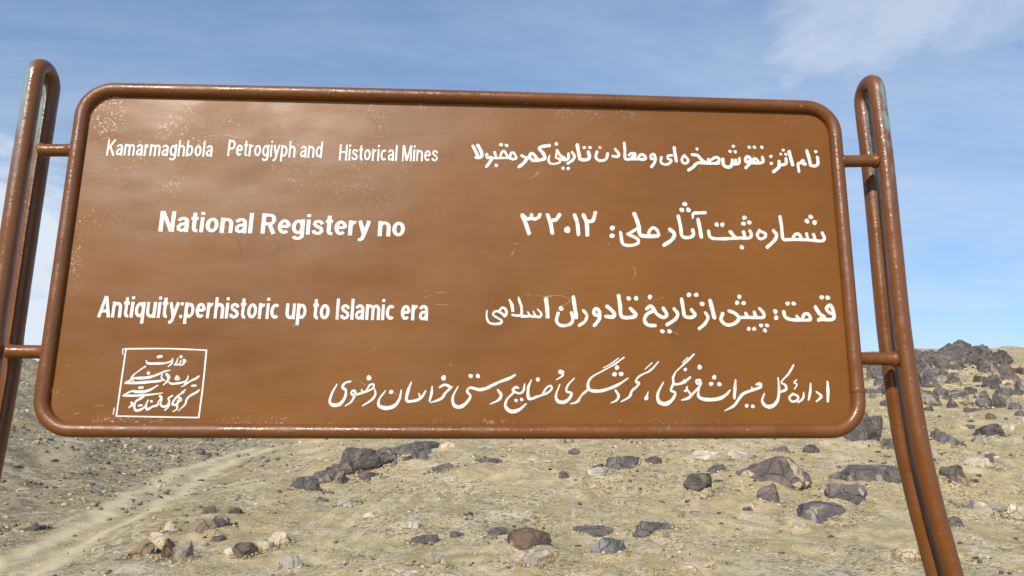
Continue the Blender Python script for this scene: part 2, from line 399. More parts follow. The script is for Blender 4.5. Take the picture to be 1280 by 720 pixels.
def ground_material():
    m = M('stony_ground')
    n1 = m.noise(0.35, 6, 0.6); n2 = m.noise(2.2, 6, 0.65); n3 = m.noise(9, 5, 0.7)
    base = m.mix(m.rng(n1, 0.38, 0.62), (0.43, 0.335, 0.170), (0.36, 0.28, 0.135))
    base = m.mix(m.rng(n2, 0.45, 0.75, 0, 0.6), base, (0.50, 0.40, 0.235))
    base = m.mix(m.rng(m.noise(0.9, 5, 0.6), 0.58, 0.72, 0, 0.5), base, (0.345, 0.29, 0.105))   # dry yellow-green growth
    grav = m.mix(m.rng(n2, 0.35, 0.65), (0.215, 0.168, 0.092), (0.305, 0.243, 0.138))
    base = m.mix(m.math('MULTIPLY', m.attr('gravel'), 0.8), base, grav)
    lines = m.rng(m.math('ABSOLUTE', m.math('SUBTRACT', m.noise(0.5, 6, 0.6, m.mapv((1.0, 0.45, 1), (0, 0, 0.5)), 0.5), 0.5)), 0.05, 0.008)
    base = m.mix(m.math('MULTIPLY', lines, 0.45), base, (0.60, 0.51, 0.345))
    base = m.mix(m.rng(m.noise(0.28, 7, 0.7), 0.60, 0.66, 0, 0.6), base, (0.60, 0.53, 0.40))       # crusts of pale bedrock
    # grit: tiny stones of many tones
    v1 = m.voro(16, out='Color'); s1 = m.node('ShaderNodeSeparateColor'); m.ln(v1, s1.inputs[0])
    v2 = m.voro(38, out='Color'); s2 = m.node('ShaderNodeSeparateColor'); m.ln(v2, s2.inputs[0])
    v3 = m.voro(7, out='Color'); s3 = m.node('ShaderNodeSeparateColor'); m.ln(v3, s3.inputs[0])
    dens = m.rng(m.noise(0.6, 4, 0.6), 0.35, 0.65, 0.2, 1.0)
    inv = m.math('SUBTRACT', 1.0, m.attr('track'))
    k = m.math('MULTIPLY', dens, m.math('ADD', m.math('MULTIPLY', inv, 0.85), 0.15))
    base = m.mix(m.math('MULTIPLY', m.rng(s1.outputs[0], 0.74, 0.80), m.math('MULTIPLY', k, 0.75)), base, (0.115, 0.095, 0.07))
    base = m.mix(m.math('MULTIPLY', m.rng(s1.outputs[1], 0.82, 0.88), m.math('MULTIPLY', k, 0.8)), base, (0.54, 0.46, 0.33))
    base = m.mix(m.math('MULTIPLY', m.rng(s2.outputs[0], 0.68, 0.76), m.math('MULTIPLY', k, 0.6)), base, (0.13, 0.105, 0.07))
    base = m.mix(m.math('MULTIPLY', m.rng(s2.outputs[1], 0.78, 0.86), m.math('MULTIPLY', k, 0.7)), base, (0.54, 0.47, 0.33))
    base = m.mix(m.math('MULTIPLY', m.rng(s3.outputs[0], 0.70, 0.78), m.math('MULTIPLY', m.math('MULTIPLY', inv, m.attr('gravel')), 0.6)), base, (0.10, 0.085, 0.06))
    base = m.mix(m.math('MULTIPLY', m.rng(s3.outputs[1], 0.90, 0.95), m.math('MULTIPLY', k, 0.6)), base, (0.12, 0.10, 0.08))
    base = m.mix(m.math('MULTIPLY', m.attr('track'), m.rng(n3, 0.3, 0.6, 0.6, 0.95)), base, (0.56, 0.465, 0.29))
    base = m.mix(m.math('MULTIPLY', m.attr('ochre'), 0.85), base, (0.58, 0.41, 0.21))
    d1 = m.voro(16); d2 = m.voro(38)
    h = m.math('ADD', m.math('MULTIPLY', m.math('SUBTRACT', 1.0, d1), m.math('ADD', m.math('MULTIPLY', k, 0.9), 0.1)), m.math('MULTIPLY', m.noise(24, 6, 0.7), 0.8))
    nb = m.bump(h, 0.7, 0.035)
    nb = m.bump(m.math('SUBTRACT', 1.0, d2), 0.5, 0.014, nb)
    return m.fin(base, 0.95, nb, spec=0.15)
ground = build_ground(); ground.data.materials.append(ground_material())

# ------------------------------------------------------------------ sign
LETTER_STROKES = {
 'line1': [[(195,24454,81),(256,24332,81),(323,24190,81)],[(323,24479,89),(400,24336,89),(436,24199,89),(387,24134,89),(284,24132,88)],[(940,24506,101)],[(1088,24488,101)],[(816,23918,100)],[(2417,24564,98)],[(560,24223,85),(581,24149,85),(700,24127,85),(645,24003,85),(561,23885,84)],[(575,24124,65),(863,24122,66),(1101,24136,66),(1300,24102,66)],[(772,24285,77),(807,24144,77)],[(912,24146,66),(971,24302,66),(1037,24321,66),(1117,24172,66)],[(1184,24201,70),(1216,24280,70),(1283,24276,70),(1345,24145,70),(1264,24097,69),(1196,24131,69)],[(2230,24515,94),(2029,24476,93),(1968,24411,93),(2077,24268,93),(2096,24141,93),(1937,24091,93),(1781,24079,93)],[(1907,24111,85),(1802,24262,85),(1722,24260,85),(1710,24154,85),(1789,24079,85)],[(1702,24200,89),(1618,24105,89),(1542,23997,89),(1419,23893,88)],[(1491,24208,77),(1608,24147,77)],[(2431,24394,58),(2400,24169,58)],[(2439,24383,70),(2517,24240,70),(2627,24179,70)],[(2400,24169,62),(2488,24129,62),(2499,24044,62),(2375,23995,62),(2239,24013,62),(2204,24118,62),(2237,24240,31)],[(3270,24352,94),(3299,24204,93),(3217,24134,93),(3089,24131,93),(3041,24160,93)],[(2976,24551,94),(3008,24346,94),(3041,24155,93)],[(3164,24478,94)],[(3317,24482,94)],[(2840,24334,78),(2898,24216,78),(2840,24108,78),(2715,24016,77)],[(2739,24289,78),(2729,24157,78),(2636,24112,78),(2496,24139,78)],[(2589,23878,93)],[(2725,23873,93)],[(3504,24366,78),(3468,24229,78),(3519,24136,78),(3639,24114,78),(3753,24180,78),(3785,24322,78)],[(3587,24488,86)],[(3998,24446,78),(4087,24320,78),(4057,24242,78),(3928,24248,78)],[(4246,24633,79),(4256,24418,78),(4265,24183,78),(4467,24183,78),(4709,24180,78)],[(4357,24283,70),(4431,24345,71),(4490,24295,70),(4406,24191,70)],[(4467,24183,78),(4531,24296,78),(4492,24346,78),(4411,24327,78)],[(4600,24186,78),(4652,24290,78),(4746,24309,78),(4811,24204,78),(4708,24163,78)],[(9471,24504,96)],[(9503,24345,88),(9500,24159,88),(9407,24088,88),(9313,24103,87)],[(9225,24525,96),(9265,24318,96),(9297,24103,95)],[(9160,24143,80),(9129,24168,80),(9094,24249,80),(9035,24183,80),(8953,24138,79),(8961,23924,79)],[(9039,24183,80),(9142,24125,80)],[(8734,24492,96),(8765,24306,96),(8803,24113,95)],[(8576,24531,88)],[(8497,24413,88)],[(8637,24411,88)],[(8635,24282,88),(8607,24130,87),(8420,24100,87)],[(8432,24204,87),(8438,24075,87),(8370,23988,87),(8261,23900,87)],[(8219,24337,95)],[(8221,24139,95)],[(7644,24592,96)],[(7789,24595,96)],[(7991,24600,96)],[(7987,24306,87),(7994,24177,87),(7827,24139,87),(7644,24152,87),(7534,24167,87)],[(7870,24166,71),(7815,24263,71),(7732,24248,71),(7767,24155,71)],[(7645,24173,87),(7535,24175,87),(7524,24265,87),(7594,24323,87),(7650,24247,87),(7621,24117,87),(7515,23999,87)],[(7210,24608,95)],[(7110,24458,95)],[(7253,24453,95)],[(7356,24261,79),(7335,24128,79),(7252,24109,79),(7251,24216,79)],[(7252,24109,79),(7162,24098,79),(7157,24218,79)],[(7155,24115,95),(7100,24028,95),(6993,24009,94),(6908,24084,95),(6900,24230,95)],[(6783,24111,79),(6498,24109,79),(6648,24250,79),(6764,24278,79),(6799,24185,79),(6701,24109,79)],[(6504,24225,71),(6510,24109,71)],[(6213,24507,87)],[(6074,24340,87),(6223,24317,87),(6327,24191,87),(6477,24104,87)],[(6436,24104,87),(6213,24107,86),(6072,23980,86),(5955,23901,86)],[(5865,24318,71),(5791,24218,71),(5818,24103,71),(5924,24105,71),(5953,24200,71),(5868,24301,71)],[(5594,24535,87),(5610,24342,87),(5634,24150,86)],[(5519,24310,71),(5421,24295,71),(5409,24217,71),(5497,24172,71),(5444,24081,71),(5317,24045,70),(5218,24106,70),(5232,24248,71)],[(5052,24197,78),(4959,24203,78),(4950,24288,78),(5025,24333,79),(5069,24231,78),(5048,24102,78),(4954,23964,78)]],
 'line2': [[(1505,22556,106),(1594,22332,105),(1679,22066,105)],[(1541,22530,92),(1638,22457,92),(1731,22485,92),(1746,22571,92)],[(1720,22477,92),(1828,22457,92),(1925,22500,92),(1965,22583,92)],[(2170,22568,106),(2240,22355,106),(2284,22084,105)],[(2241,22430,99),(2378,22444,99),(2480,22585,99)],[(2676,22176,176)],[(2873,22581,99),(2942,22368,99),(2966,22058,98)],[(3108,22585,106),(3187,22372,106),(3199,22047,106)],[(3195,22410,99),(3351,22439,99),(3418,22659,100)],[(3860,22246,134)],[(3847,22036,134)],[(4453,22648,107),(4512,22472,107),(4557,22303,107),(4586,22079,106),(4776,22037,106),(5031,22049,106)],[(4556,22273,78),(4401,22169,78),(4260,22088,78)],[(4260,22088,85),(4432,22009,85),(4530,21936,85),(4505,21835,85),(4316,21783,84),(4123,21828,84),(4074,22126,85)],[(4795,22052,85),(4848,22203,85),(4949,22272,85),(5047,22191,85),(5068,22064,85),(4939,22032,85)],[(5376,22235,100),(5488,22124,99),(5426,21962,99),(5206,21805,99)],[(5614,22605,93),(5663,22323,93),(5698,22053,92),(5890,22026,92),(5996,22103,93),(5980,22234,93)],[(5806,22940,130)],[(5721,22778,129)],[(5897,22782,129)],[(6141,22520,100),(6173,22294,100),(6201,22046,100)],[(5996,22556,43),(6028,22685,86),(6180,22703,86),(6342,22714,86)],[(7385,22593,123)],[(7348,22428,122)],[(7505,22462,122)],[(7262,21779,121)],[(6629,22389,122)],[(6780,22392,122)],[(7508,22235,86),(7542,22129,86),(7470,22038,86),(7249,22034,86),(7084,22024,86),(6808,22004,86),(6534,22007,85),(6428,22065,85),(6403,22208,86)],[(7334,22201,93),(7361,22059,93)],[(6984,22195,100),(7096,22046,100)],[(7767,22254,79),(7696,22125,79),(7762,22020,79),(7890,22060,79),(7919,22159,79),(7777,22232,79)],[(8139,22246,94),(8212,22133,93),(8146,21982,93),(7937,21790,93)],[(8342,22637,87),(8366,22371,87),(8381,22031,86),(8534,22011,86),(8904,22017,86),(9198,21999,86),(9419,21988,86),(9493,22068,87),(9446,22208,87)],[(8639,22024,86),(8711,22150,86),(8823,22159,86),(8875,22020,86)],[(9021,22185,79),(9045,22023,79)],[(9212,22166,87),(9244,22015,86)],[(9179,22645,131)],[(9065,22528,131)],[(9266,22493,131)]],
 'line3': [[(605,20011,33),(602,19834,51),(666,19703,60),(816,19668,69),(957,19694,69),(976,19761,54),(862,19834,51),(767,19900,54),(785,19973,51),(861,19998,60),(956,19959,60),(1067,19872,75)],[(924,20015,60),(987,20083,60),(1066,20065,66),(1102,19952,69),(1059,19871,75)],[(1177,20293,54),(1237,20164,81),(1260,20016,81)],[(1257,19906,66),(1367,19888,63),(1478,19902,75)],[(1407,20364,36),(1431,20264,69),(1479,20118,66),(1488,19905,72)],[(1494,19869,75),(1653,19875,66),(1811,19871,69),(1946,19866,69),(1983,19947,54),(1891,20059,42)],[(1640,19983,36),(1692,19895,60)],[(1783,20001,36),(1830,19897,60)],[(2107,20325,105),(2131,20101,104),(2144,19867,104)],[(2416,19967,83),(2370,19770,83),(2478,19649,83),(2705,19681,83),(2787,19812,83),(2753,19979,83)],[(2490,20087,125)],[(2807,20383,98),(2840,20129,98),(2876,19861,97)],[(3059,20038,77),(3148,19916,76),(3090,19760,76),(2946,19654,76)],[(3443,19920,90),(3340,19941,90),(3335,20053,91),(3410,20091,91),(3473,19987,91),(3455,19820,90),(3334,19659,90)],[(3669,20154,98),(3831,19999,98),(3825,19887,98),(3633,19892,97)],[(3973,20436,98),(4003,20180,98),(4039,19897,98),(4289,19878,98),(4402,19946,98),(4274,20101,98)],[(4231,20371,120)],[(4424,20374,120)],[(4782,20416,120)],[(4688,20107,91),(4811,20174,92),(4948,19972,91),(5114,19885,91),(5198,19963,91),(5116,20125,92)],[(4872,20069,91),(4682,19953,91),(4620,19806,91),(4704,19686,91),(4884,19672,91)],[(5067,19525,113)],[(5252,19527,114)],[(5398,20108,92),(5481,19979,92),(5402,19831,91),(5195,19700,91)],[(5600,20368,92),(5627,20152,92),(5665,19924,92),(5841,19897,92),(5926,19968,92),(5843,20093,92)],[(5797,20486,123)],[(5984,20484,123)],[(6131,20252,123)],[(6204,20016,84),(6263,19906,84),(6181,19743,84),(6020,19604,84)],[(6343,20333,108),(6381,20140,108),(6428,19900,107)],[(7113,20450,116)],[(7042,20292,116)],[(7213,20286,116)],[(6650,20009,92),(6600,19845,92),(6722,19717,92),(6918,19739,92),(7064,19875,92),(6983,20005,92),(6825,20076,92)],[(7058,19908,84),(7466,19912,85),(7690,19915,85),(7726,20013,85),(7625,20143,85)],[(7249,20016,85),(7303,19910,84)],[(7475,20051,85),(7515,19913,85)],[(7304,19614,107)],[(7446,19615,107)],[(7631,19706,107)],[(7786,19708,107)],[(7720,19577,107)],[(8029,20074,124)],[(8037,19911,123)],[(8245,20069,93),(8284,19930,93),(8443,19866,92),(8709,19861,93)],[(8369,20288,116)],[(8530,20290,116)],[(8709,19861,85),(8782,20005,85),(8886,20019,85),(8936,19880,85),(8769,19854,85)],[(8581,19962,77),(8656,19869,77)],[(9095,20202,101),(9187,20031,101),(9301,19930,101),(9148,19866,100)],[(9223,19884,93),(9512,19887,93),(9566,20035,93),(9496,20261,93),(9380,20165,93),(9445,20067,93),(9545,20027,93)],[(9282,20461,125)],[(9439,20455,125)]],
 'line4': [[(-2727,18194,47),(-2854,18157,53),(-2916,18051,67),(-2828,17971,60),(-2847,17796,66),(-2951,17649,86),(-3095,17613,92),(-3203,17689,66),(-3159,17909,53),(-3052,18121,33)],[(-2304,17975,60),(-2476,17903,53),(-2631,17867,60),(-2695,17895,47),(-2671,17965,47),(-2608,17959,60),(-2613,17843,60),(-2693,17692,46),(-2827,17597,26)],[(-2332,17961,47),(-2257,18102,47),(-2171,18131,47),(-2160,18053,47),(-2252,17982,47),(-2476,17896,47)],[(-2445,17995,40),(-2434,17914,40)],[(-2282,18285,127)],[(-2161,18074,27),(-2106,17906,53),(-2183,17758,60),(-2410,17600,26)],[(-1866,17971,33),(-2009,17759,53),(-2003,17602,80),(-1816,17551,99),(-1626,17615,86),(-1516,17780,60),(-1481,17981,40)],[(-1725,17944,107)],[(-1237,18187,40),(-1309,17992,74),(-1343,17746,73),(-1192,17723,67),(-1001,17794,67),(-883,17971,40)],[(-1046,17913,33),(-1008,17801,47)],[(-727,18085,34),(-740,17908,67),(-781,17732,47)],[(-449,18299,128)],[(-543,18065,47),(-417,18129,67),(-249,18070,54)],[(-267,18060,60),(-398,17928,60),(-501,17787,67),(-752,17690,27)],[(-90,18089,27),(-210,17841,54),(-189,17648,80),(-64,17586,93),(93,17660,80),(218,17844,60),(138,17967,60),(211,18063,61),(442,18015,81),(673,18066,74)],[(218,18351,108)],[(396,18352,108)],[(897,18008,54),(976,17884,74),(905,17760,60),(711,17664,27)],[(636,18066,74),(934,18210,68),(1183,18305,75),(1319,18385,48)],[(1558,18165,34),(1526,17994,61),(1419,17930,54),(1262,18007,61),(1348,18085,61),(1405,18057,41)],[(1291,17957,47),(1121,17779,54),(1086,17603,74),(1221,17488,100),(1415,17528,80),(1593,17676,34)],[(1344,17756,87)],[(1483,17778,88)],[(1727,18263,34),(1647,18066,68),(1661,17811,81),(1825,17833,61),(2057,17920,54)],[(1888,18275,109)],[(2004,17919,51),(2105,18076,51),(2213,18120,51),(2219,18027,51),(2075,17920,51),(1825,17847,51)],[(2529,18466,48),(2458,18501,62),(2425,18458,62),(2511,18430,62),(2492,18365,48),(2347,18271,24)],[(2436,18161,27),(2340,17911,54),(2367,17759,81),(2509,17717,88),(2646,17789,74),(2727,17938,61),(2599,17994,54),(2633,18137,48),(2797,18314,31)],[(4060,18848,42),(3818,18675,48),(3524,18510,34),(3238,18346,48),(3141,18184,68),(3174,18034,82),(3367,18000,82),(3584,18037,75),(3876,18153,68),(4153,18328,31)],[(3921,18828,31),(3709,18674,31),(3533,18582,21)],[(3123,18023,61),(2977,17898,54),(2867,17737,61),(2698,17683,27)],[(3878,18592,117)],[(3811,18422,117)],[(3978,18431,117)],[(3829,18017,55),(3898,17889,68),(3848,17779,54),(3702,17707,24)],[(4933,18747,35),(4723,18527,48),(4441,18380,48),(4343,18246,55),(4414,18211,75),(4364,18121,55),(4233,18006,61),(4167,17863,61),(3955,17740,27)],[(4774,18720,31),(4586,18555,24)],[(4589,17830,102),(4611,17844,82)],[(4604,17866,55),(4649,17998,21)],[(5039,18234,28),(4890,17964,55),(4896,17750,82),(5035,17697,89)],[(5041,18227,30),(4895,17953,59),(4903,17759,89),(5058,17691,104),(5235,17788,82),(5330,17968,60),(5222,18037,60),(5293,18209,60),(5291,18346,60),(5361,18492,38)],[(5849,18943,46),(5652,18755,53),(5386,18516,30)],[(5685,18862,30),(5547,18730,26)],[(5292,18189,52),(5415,18186,60),(5576,18250,67),(5728,18361,53)],[(5611,18557,90)],[(5566,18289,52),(5595,18231,52)],[(5638,18126,37),(5593,18016,52),(5561,18024,30)],[(5975,18292,68),(5883,18284,60),(5903,18206,67),(5992,18234,60),(5938,18116,60),(5780,17959,60),(5656,17845,74),(5479,17790,30)],[(5634,18055,52),(5719,17931,45)],[(5980,18619,121)],[(6338,18366,113)],[(6249,18200,113)],[(6459,18194,113)],[(5947,18128,30),(5911,17894,75),(6089,17809,89),(6406,17827,90),(6602,17922,75),(6725,18047,38)],[(6880,18299,45),(6851,18083,83),(6820,17849,67)],[(7405,18193,53),(7506,18210,83),(7492,18123,75),(7295,18051,68),(7029,17940,75),(6813,17674,67),(6559,17533,26)],[(7280,18122,38),(7304,18059,53)],[(7122,17660,97)],[(7276,17646,97)],[(7974,18367,38),(7976,18072,68),(7916,17798,75),(7766,17653,97),(7607,17659,90),(7524,17787,67),(7593,17967,38)],[(8394,18687,53),(8247,18468,53),(8051,18261,38),(8145,18183,61),(8153,18073,68),(7979,18001,53)],[(8320,17964,60),(8221,17870,60),(8282,17776,60),(8416,17801,60),(8444,17902,60),(8328,17964,60)],[(8449,18319,30),(8375,18248,45),(8444,18201,38),(8370,18082,30)],[(8604,18005,30),(8577,17860,60),(8439,17742,30)],[(8800,18235,38),(8776,18038,68),(8718,17822,53)],[(8935,18019,45),(9046,17906,76),(8915,17780,45)],[(9240,18278,53),(9231,18041,83),(9204,17782,60)]],
 'emblem': [[(-8199,18950,36),(-7235,18965,36),(-6267,18935,36)],[(-6267,18935,41),(-6276,18084,41),(-6308,17297,40)],[(-6308,17297,35),(-7275,17309,35),(-8252,17324,35)],[(-8252,17324,40),(-8226,18129,40),(-8199,18950,41)],[(-8277,18940,27),(-8260,18814,27)],[(-8319,17513,24),(-8329,17367,24)],[(-8271,18940,25),(-8205,18946,25)],[(-7410,18759,69),(-7336,18770,69)],[(-7685,18664,31),(-7637,18599,59),(-7436,18594,66),(-7236,18606,53),(-7106,18647,44),(-7047,18725,22)],[(-7047,18673,31),(-7076,18596,47),(-7145,18526,31)],[(-6936,18726,31),(-6966,18614,47),(-7006,18562,28)],[(-6870,18769,72),(-6859,18766,72)],[(-6858,18678,31),(-6884,18597,41),(-6964,18561,28)],[(-6800,18689,41),(-6760,18676,63),(-6795,18638,41)],[(-6754,18650,53),(-6814,18572,41),(-6889,18561,25)],[(-7692,18522,44),(-7819,18427,37),(-7941,18320,37),(-7990,18235,56),(-7952,18188,56)],[(-7941,18239,46),(-7783,18237,71),(-7569,18259,68),(-7376,18328,53),(-7217,18406,44),(-7094,18433,25)],[(-7607,18360,78),(-7597,18357,78)],[(-8127,18119,52),(-7837,18124,71),(-7557,18148,65),(-7327,18172,56),(-7222,18202,31)],[(-8119,18127,40),(-7963,18218,40)],[(-7270,18338,25),(-7282,18252,40),(-7195,18180,28)],[(-7168,18338,62),(-7112,18271,78),(-7128,18180,53),(-7218,18075,28)],[(-6912,18281,68),(-6932,18226,68),(-6866,18227,68),(-6907,18274,68)],[(-7091,18143,34),(-7021,18106,53),(-6839,18125,53),(-6710,18167,43),(-6662,18232,22)],[(-6644,18308,25),(-6664,18215,44),(-6718,18078,31)],[(-6390,18293,44),(-6465,18233,56),(-6577,18178,43),(-6718,18070,34),(-6789,18035,19)],[(-6530,18059,56),(-6447,18066,56)],[(-7353,18065,31),(-7506,17968,59),(-7666,17911,71),(-7848,17909,71),(-7956,17921,46),(-8120,17829,37)],[(-7783,18006,59),(-7709,18012,59)],[(-8143,17812,46),(-7887,17813,58),(-7559,17836,49),(-7228,17878,31)],[(-6354,17962,34),(-6419,17902,59),(-6561,17817,49),(-6636,17724,49),(-6659,17614,49),(-6802,17458,25)],[(-6687,17960,34),(-6768,17895,34)],[(-6715,17900,31),(-6844,17820,46),(-6935,17697,52),(-6958,17621,55)],[(-6824,17782,55),(-6782,17726,95),(-6832,17697,55)],[(-6965,17613,52),(-6889,17596,55),(-6821,17664,55)],[(-6842,17588,52),(-6843,17496,40),(-6927,17437,25)],[(-7029,17637,34),(-7051,17553,43),(-7128,17469,31)],[(-6980,17819,40),(-7070,17755,40),(-7040,17688,49),(-7071,17595,52),(-7166,17553,58),(-7241,17611,43),(-7210,17724,22)],[(-7274,17807,55),(-7232,17754,58),(-7312,17656,25)],[(-7542,17705,31),(-7582,17584,52),(-7542,17484,61),(-7430,17551,49),(-7326,17582,58),(-7290,17636,37)],[(-7467,17682,58),(-7456,17675,58)],[(-7662,17793,55),(-7715,17751,65),(-7820,17683,49),(-7854,17582,49),(-7833,17485,61),(-7767,17459,67),(-7656,17500,55),(-7600,17564,31)],[(-7750,17574,52),(-7678,17583,52)],[(-7927,17645,58),(-7901,17599,58),(-7985,17521,24)]],
}
LATIN = [
 ('Kamarmaghbola',-0.9257,2.3969,-0.6562,2.3992,0.0443),
 ('Petrogiyph and',-0.6187,2.4023,-0.3739,2.4023,0.0458),
 ('Historical Mines',-0.3311,2.3966,-0.0726,2.3990,0.0449),
 ('National Registery no',-0.7732,2.1950,-0.1529,2.1919,0.0545),
 ('Antiquity:perhistoric up to Islamic era',-0.8970,1.9725,-0.0880,1.9737,0.0539),
]
FRAME_CORNERS = [(-0.9964, 2.58), (1.0045, 2.5801), (0.9966, 1.705), (-1.0026, 1.6994)]
POST_PATHS = [[(-1.1316, 2.4932), (-1.1335, 2.3027), (-1.1341, 1.9624), (-1.1342, 1.7307)], [(1.1341, 2.582), (1.1358, 2.4179), (1.1333, 2.1708), (1.1322, 1.9361), (1.1439, 1.6932), (1.1642, 1.5288), (1.1907, 1.3702)]]
POST_TOPS = (2.6776,2.6962)
STUBS = [[(-1.0932, 2.4081), (-1.0071, 2.4101)], [(-1.1002, 1.8859), (-1.0057, 1.8858)], [(1.013, 2.4245), (1.1156, 2.4291)], [(0.9988, 1.8881), (1.1098, 1.8871)]]
# camera rel sign 0.0237,-1.9797 pitch 0.22783 yaw -0.05052 roll -0.00183 ZC 2.1410
def paint_material(name, panel=False, post=False):
    m = M(name)
    ob = m.tc.outputs['Object']; x, y, z = m.sep()
    n1 = m.noise(2.2, 5, 0.6)
    ca, cb = ((0.190, 0.070, 0.0075), (0.160, 0.057, 0.0055)) if panel else ((0.170, 0.058, 0.0095), (0.140, 0.046, 0.0075))
    col = m.mix(m.rng(n1, 0.35, 0.65), ca, cb)
    streak = m.noise(6, 6, 0.7, m.mapv((0.8, 1, 5.0)))
    if panel:
        col = m.mix(m.rng(streak, 0.45, 0.75, 0, 0.18), col, (0.225, 0.092, 0.022))
        # dried spatter and sun glints, both painted as pale flecks, thickest near the upper left corner
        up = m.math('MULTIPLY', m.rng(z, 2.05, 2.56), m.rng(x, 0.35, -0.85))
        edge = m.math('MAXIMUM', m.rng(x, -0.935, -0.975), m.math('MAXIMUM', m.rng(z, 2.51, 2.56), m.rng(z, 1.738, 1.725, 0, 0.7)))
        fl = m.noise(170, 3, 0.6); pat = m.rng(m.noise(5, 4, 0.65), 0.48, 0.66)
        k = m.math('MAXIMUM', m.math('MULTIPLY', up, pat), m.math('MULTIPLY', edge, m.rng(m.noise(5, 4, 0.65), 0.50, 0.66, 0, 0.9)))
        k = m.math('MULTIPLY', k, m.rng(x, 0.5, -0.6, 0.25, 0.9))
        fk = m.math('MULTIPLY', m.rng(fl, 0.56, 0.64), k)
        glare_haze = m.math('MULTIPLY', m.math('MULTIPLY', m.rng(z, 1.95, 2.6), m.rng(x, 0.9, -0.8)), m.rng(m.noise(2.4, 5, 0.6, m.mapv((0.6, 1, 1.4))), 0.30, 0.70, 0.12, 0.55))  # grey-brown haze of sun glare painted into the colour, strongest at upper left
        col = m.mix(glare_haze, col, (0.26, 0.155, 0.085))
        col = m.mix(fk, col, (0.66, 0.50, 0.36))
        # a few scratched lines
        sc = m.noise(3.5, 2, 0.4, m.mapv((1.1, 1, 2.2), (0, 0.35, 0)), 0.3)
        line = m.rng(m.math('ABSOLUTE', m.math('SUBTRACT', sc, 0.56)), 0.004, 0.0015)
        line = m.math('MULTIPLY', line, m.rng(m.noise(14, 3, 0.6), 0.56, 0.66))
        col = m.mix(m.math('MULTIPLY', line, 0.5), col, (0.50, 0.34, 0.2))
        ck = m.rng(m.voro(7, m.mapv((1, 1, 1.5)), 'Distance', 'DISTANCE_TO_EDGE'), 0.016, 0.006)
        ck = m.math('MULTIPLY', ck, m.math('MULTIPLY', m.rng(m.noise(4.5, 3, 0.6), 0.54, 0.64), m.rng(m.noise(22, 3, 0.6), 0.42, 0.58)))
        col = m.mix(m.math('MULTIPLY', ck, 0.55), col, (0.10, 0.045, 0.014))
        h = m.math('ADD', m.math('MULTIPLY', m.noise(3.0, 2, 0.5, m.mapv((1, 1, 1.6))), 1.0), m.math('MULTIPLY', streak, 0.035))
        nb = m.bump(h, 0.28, 0.03); nb = m.bump(m.math('ADD', m.noise(38, 4, 0.7, m.mapv((0.7, 1, 1.6))), m.math('MULTIPLY', fk, 2.5)), 0.05, 0.003, nb)
        rough = m.rng(m.noise(4, 5, 0.6), 0.35, 0.65, 0.34, 0.47)
        return m.fin(col, rough, nb, spec=0.29)
    chips = m.math('MULTIPLY', m.rng(m.noise(70, 4, 0.65), 0.66, 0.72), m.rng(m.noise(6, 3, 0.6), 0.45, 0.62))
    col = m.mix(m.math('MULTIPLY', chips, 0.75), col, (0.55, 0.40, 0.28))
    gr = m.rng(m.noise(7, 6, 0.7, m.mapv((1, 1, 0.5))), 0.50, 0.72)
    col = m.mix(m.math('MULTIPLY', gr, 0.55), col, (0.085, 0.034, 0.012))
    if post:                                       # bare turquoise undercoat where the paint has worn off the bend
        wear = m.math('MULTIPLY', m.rng(z, 2.28, 2.56), m.rng(m.math('ABSOLUTE', x), 1.124, 1.140))
        wear = m.math('MULTIPLY', wear, m.rng(m.noise(16, 5, 0.7, m.mapv((1, 1, 0.6))), 0.38, 0.54))
        col = m.mix(m.math('MULTIPLY', wear, 0.75), col, (0.20, 0.36, 0.36))
        rustv = m.rng(m.noise(30, 5, 0.7), 0.62, 0.72)
        col = m.mix(m.math('MULTIPLY', rustv, 0.4), col, (0.13, 0.05, 0.02))
    nb = m.bump(m.noise(60, 5, 0.7), 0.35, 0.004); nb = m.bump(m.noise(11, 3, 0.5), 0.3, 0.01, nb)
    return m.fin(col, m.rng(m.noise(12, 4, 0.6), 0.35, 0.65, 0.18, 0.48), nb, spec=0.5)
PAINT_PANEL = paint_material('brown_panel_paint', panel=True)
PAINT_TUBE = paint_material('brown_tube_paint')
PAINT_POST = paint_material('brown_post_paint', post=True)
def white_material():
    m = M('white_lettering_paint'); n = m.noise(60, 4, 0.65)
    col = m.mix(m.rng(n, 0.50, 0.74, 0, 0.75), (0.68, 0.655, 0.61), (0.46, 0.34, 0.24))
    chip = m.math('MULTIPLY', m.rng(m.noise(210, 3, 0.6), 0.64, 0.68), m.rng(m.noise(7, 4, 0.6), 0.46, 0.60))
    col = m.mix(m.math('MULTIPLY', chip, 0.8), col, (0.24, 0.105, 0.03))
    return m.fin(col, 0.45, m.bump(n, 0.1, 0.001), spec=0.4)
WHITE = white_material()

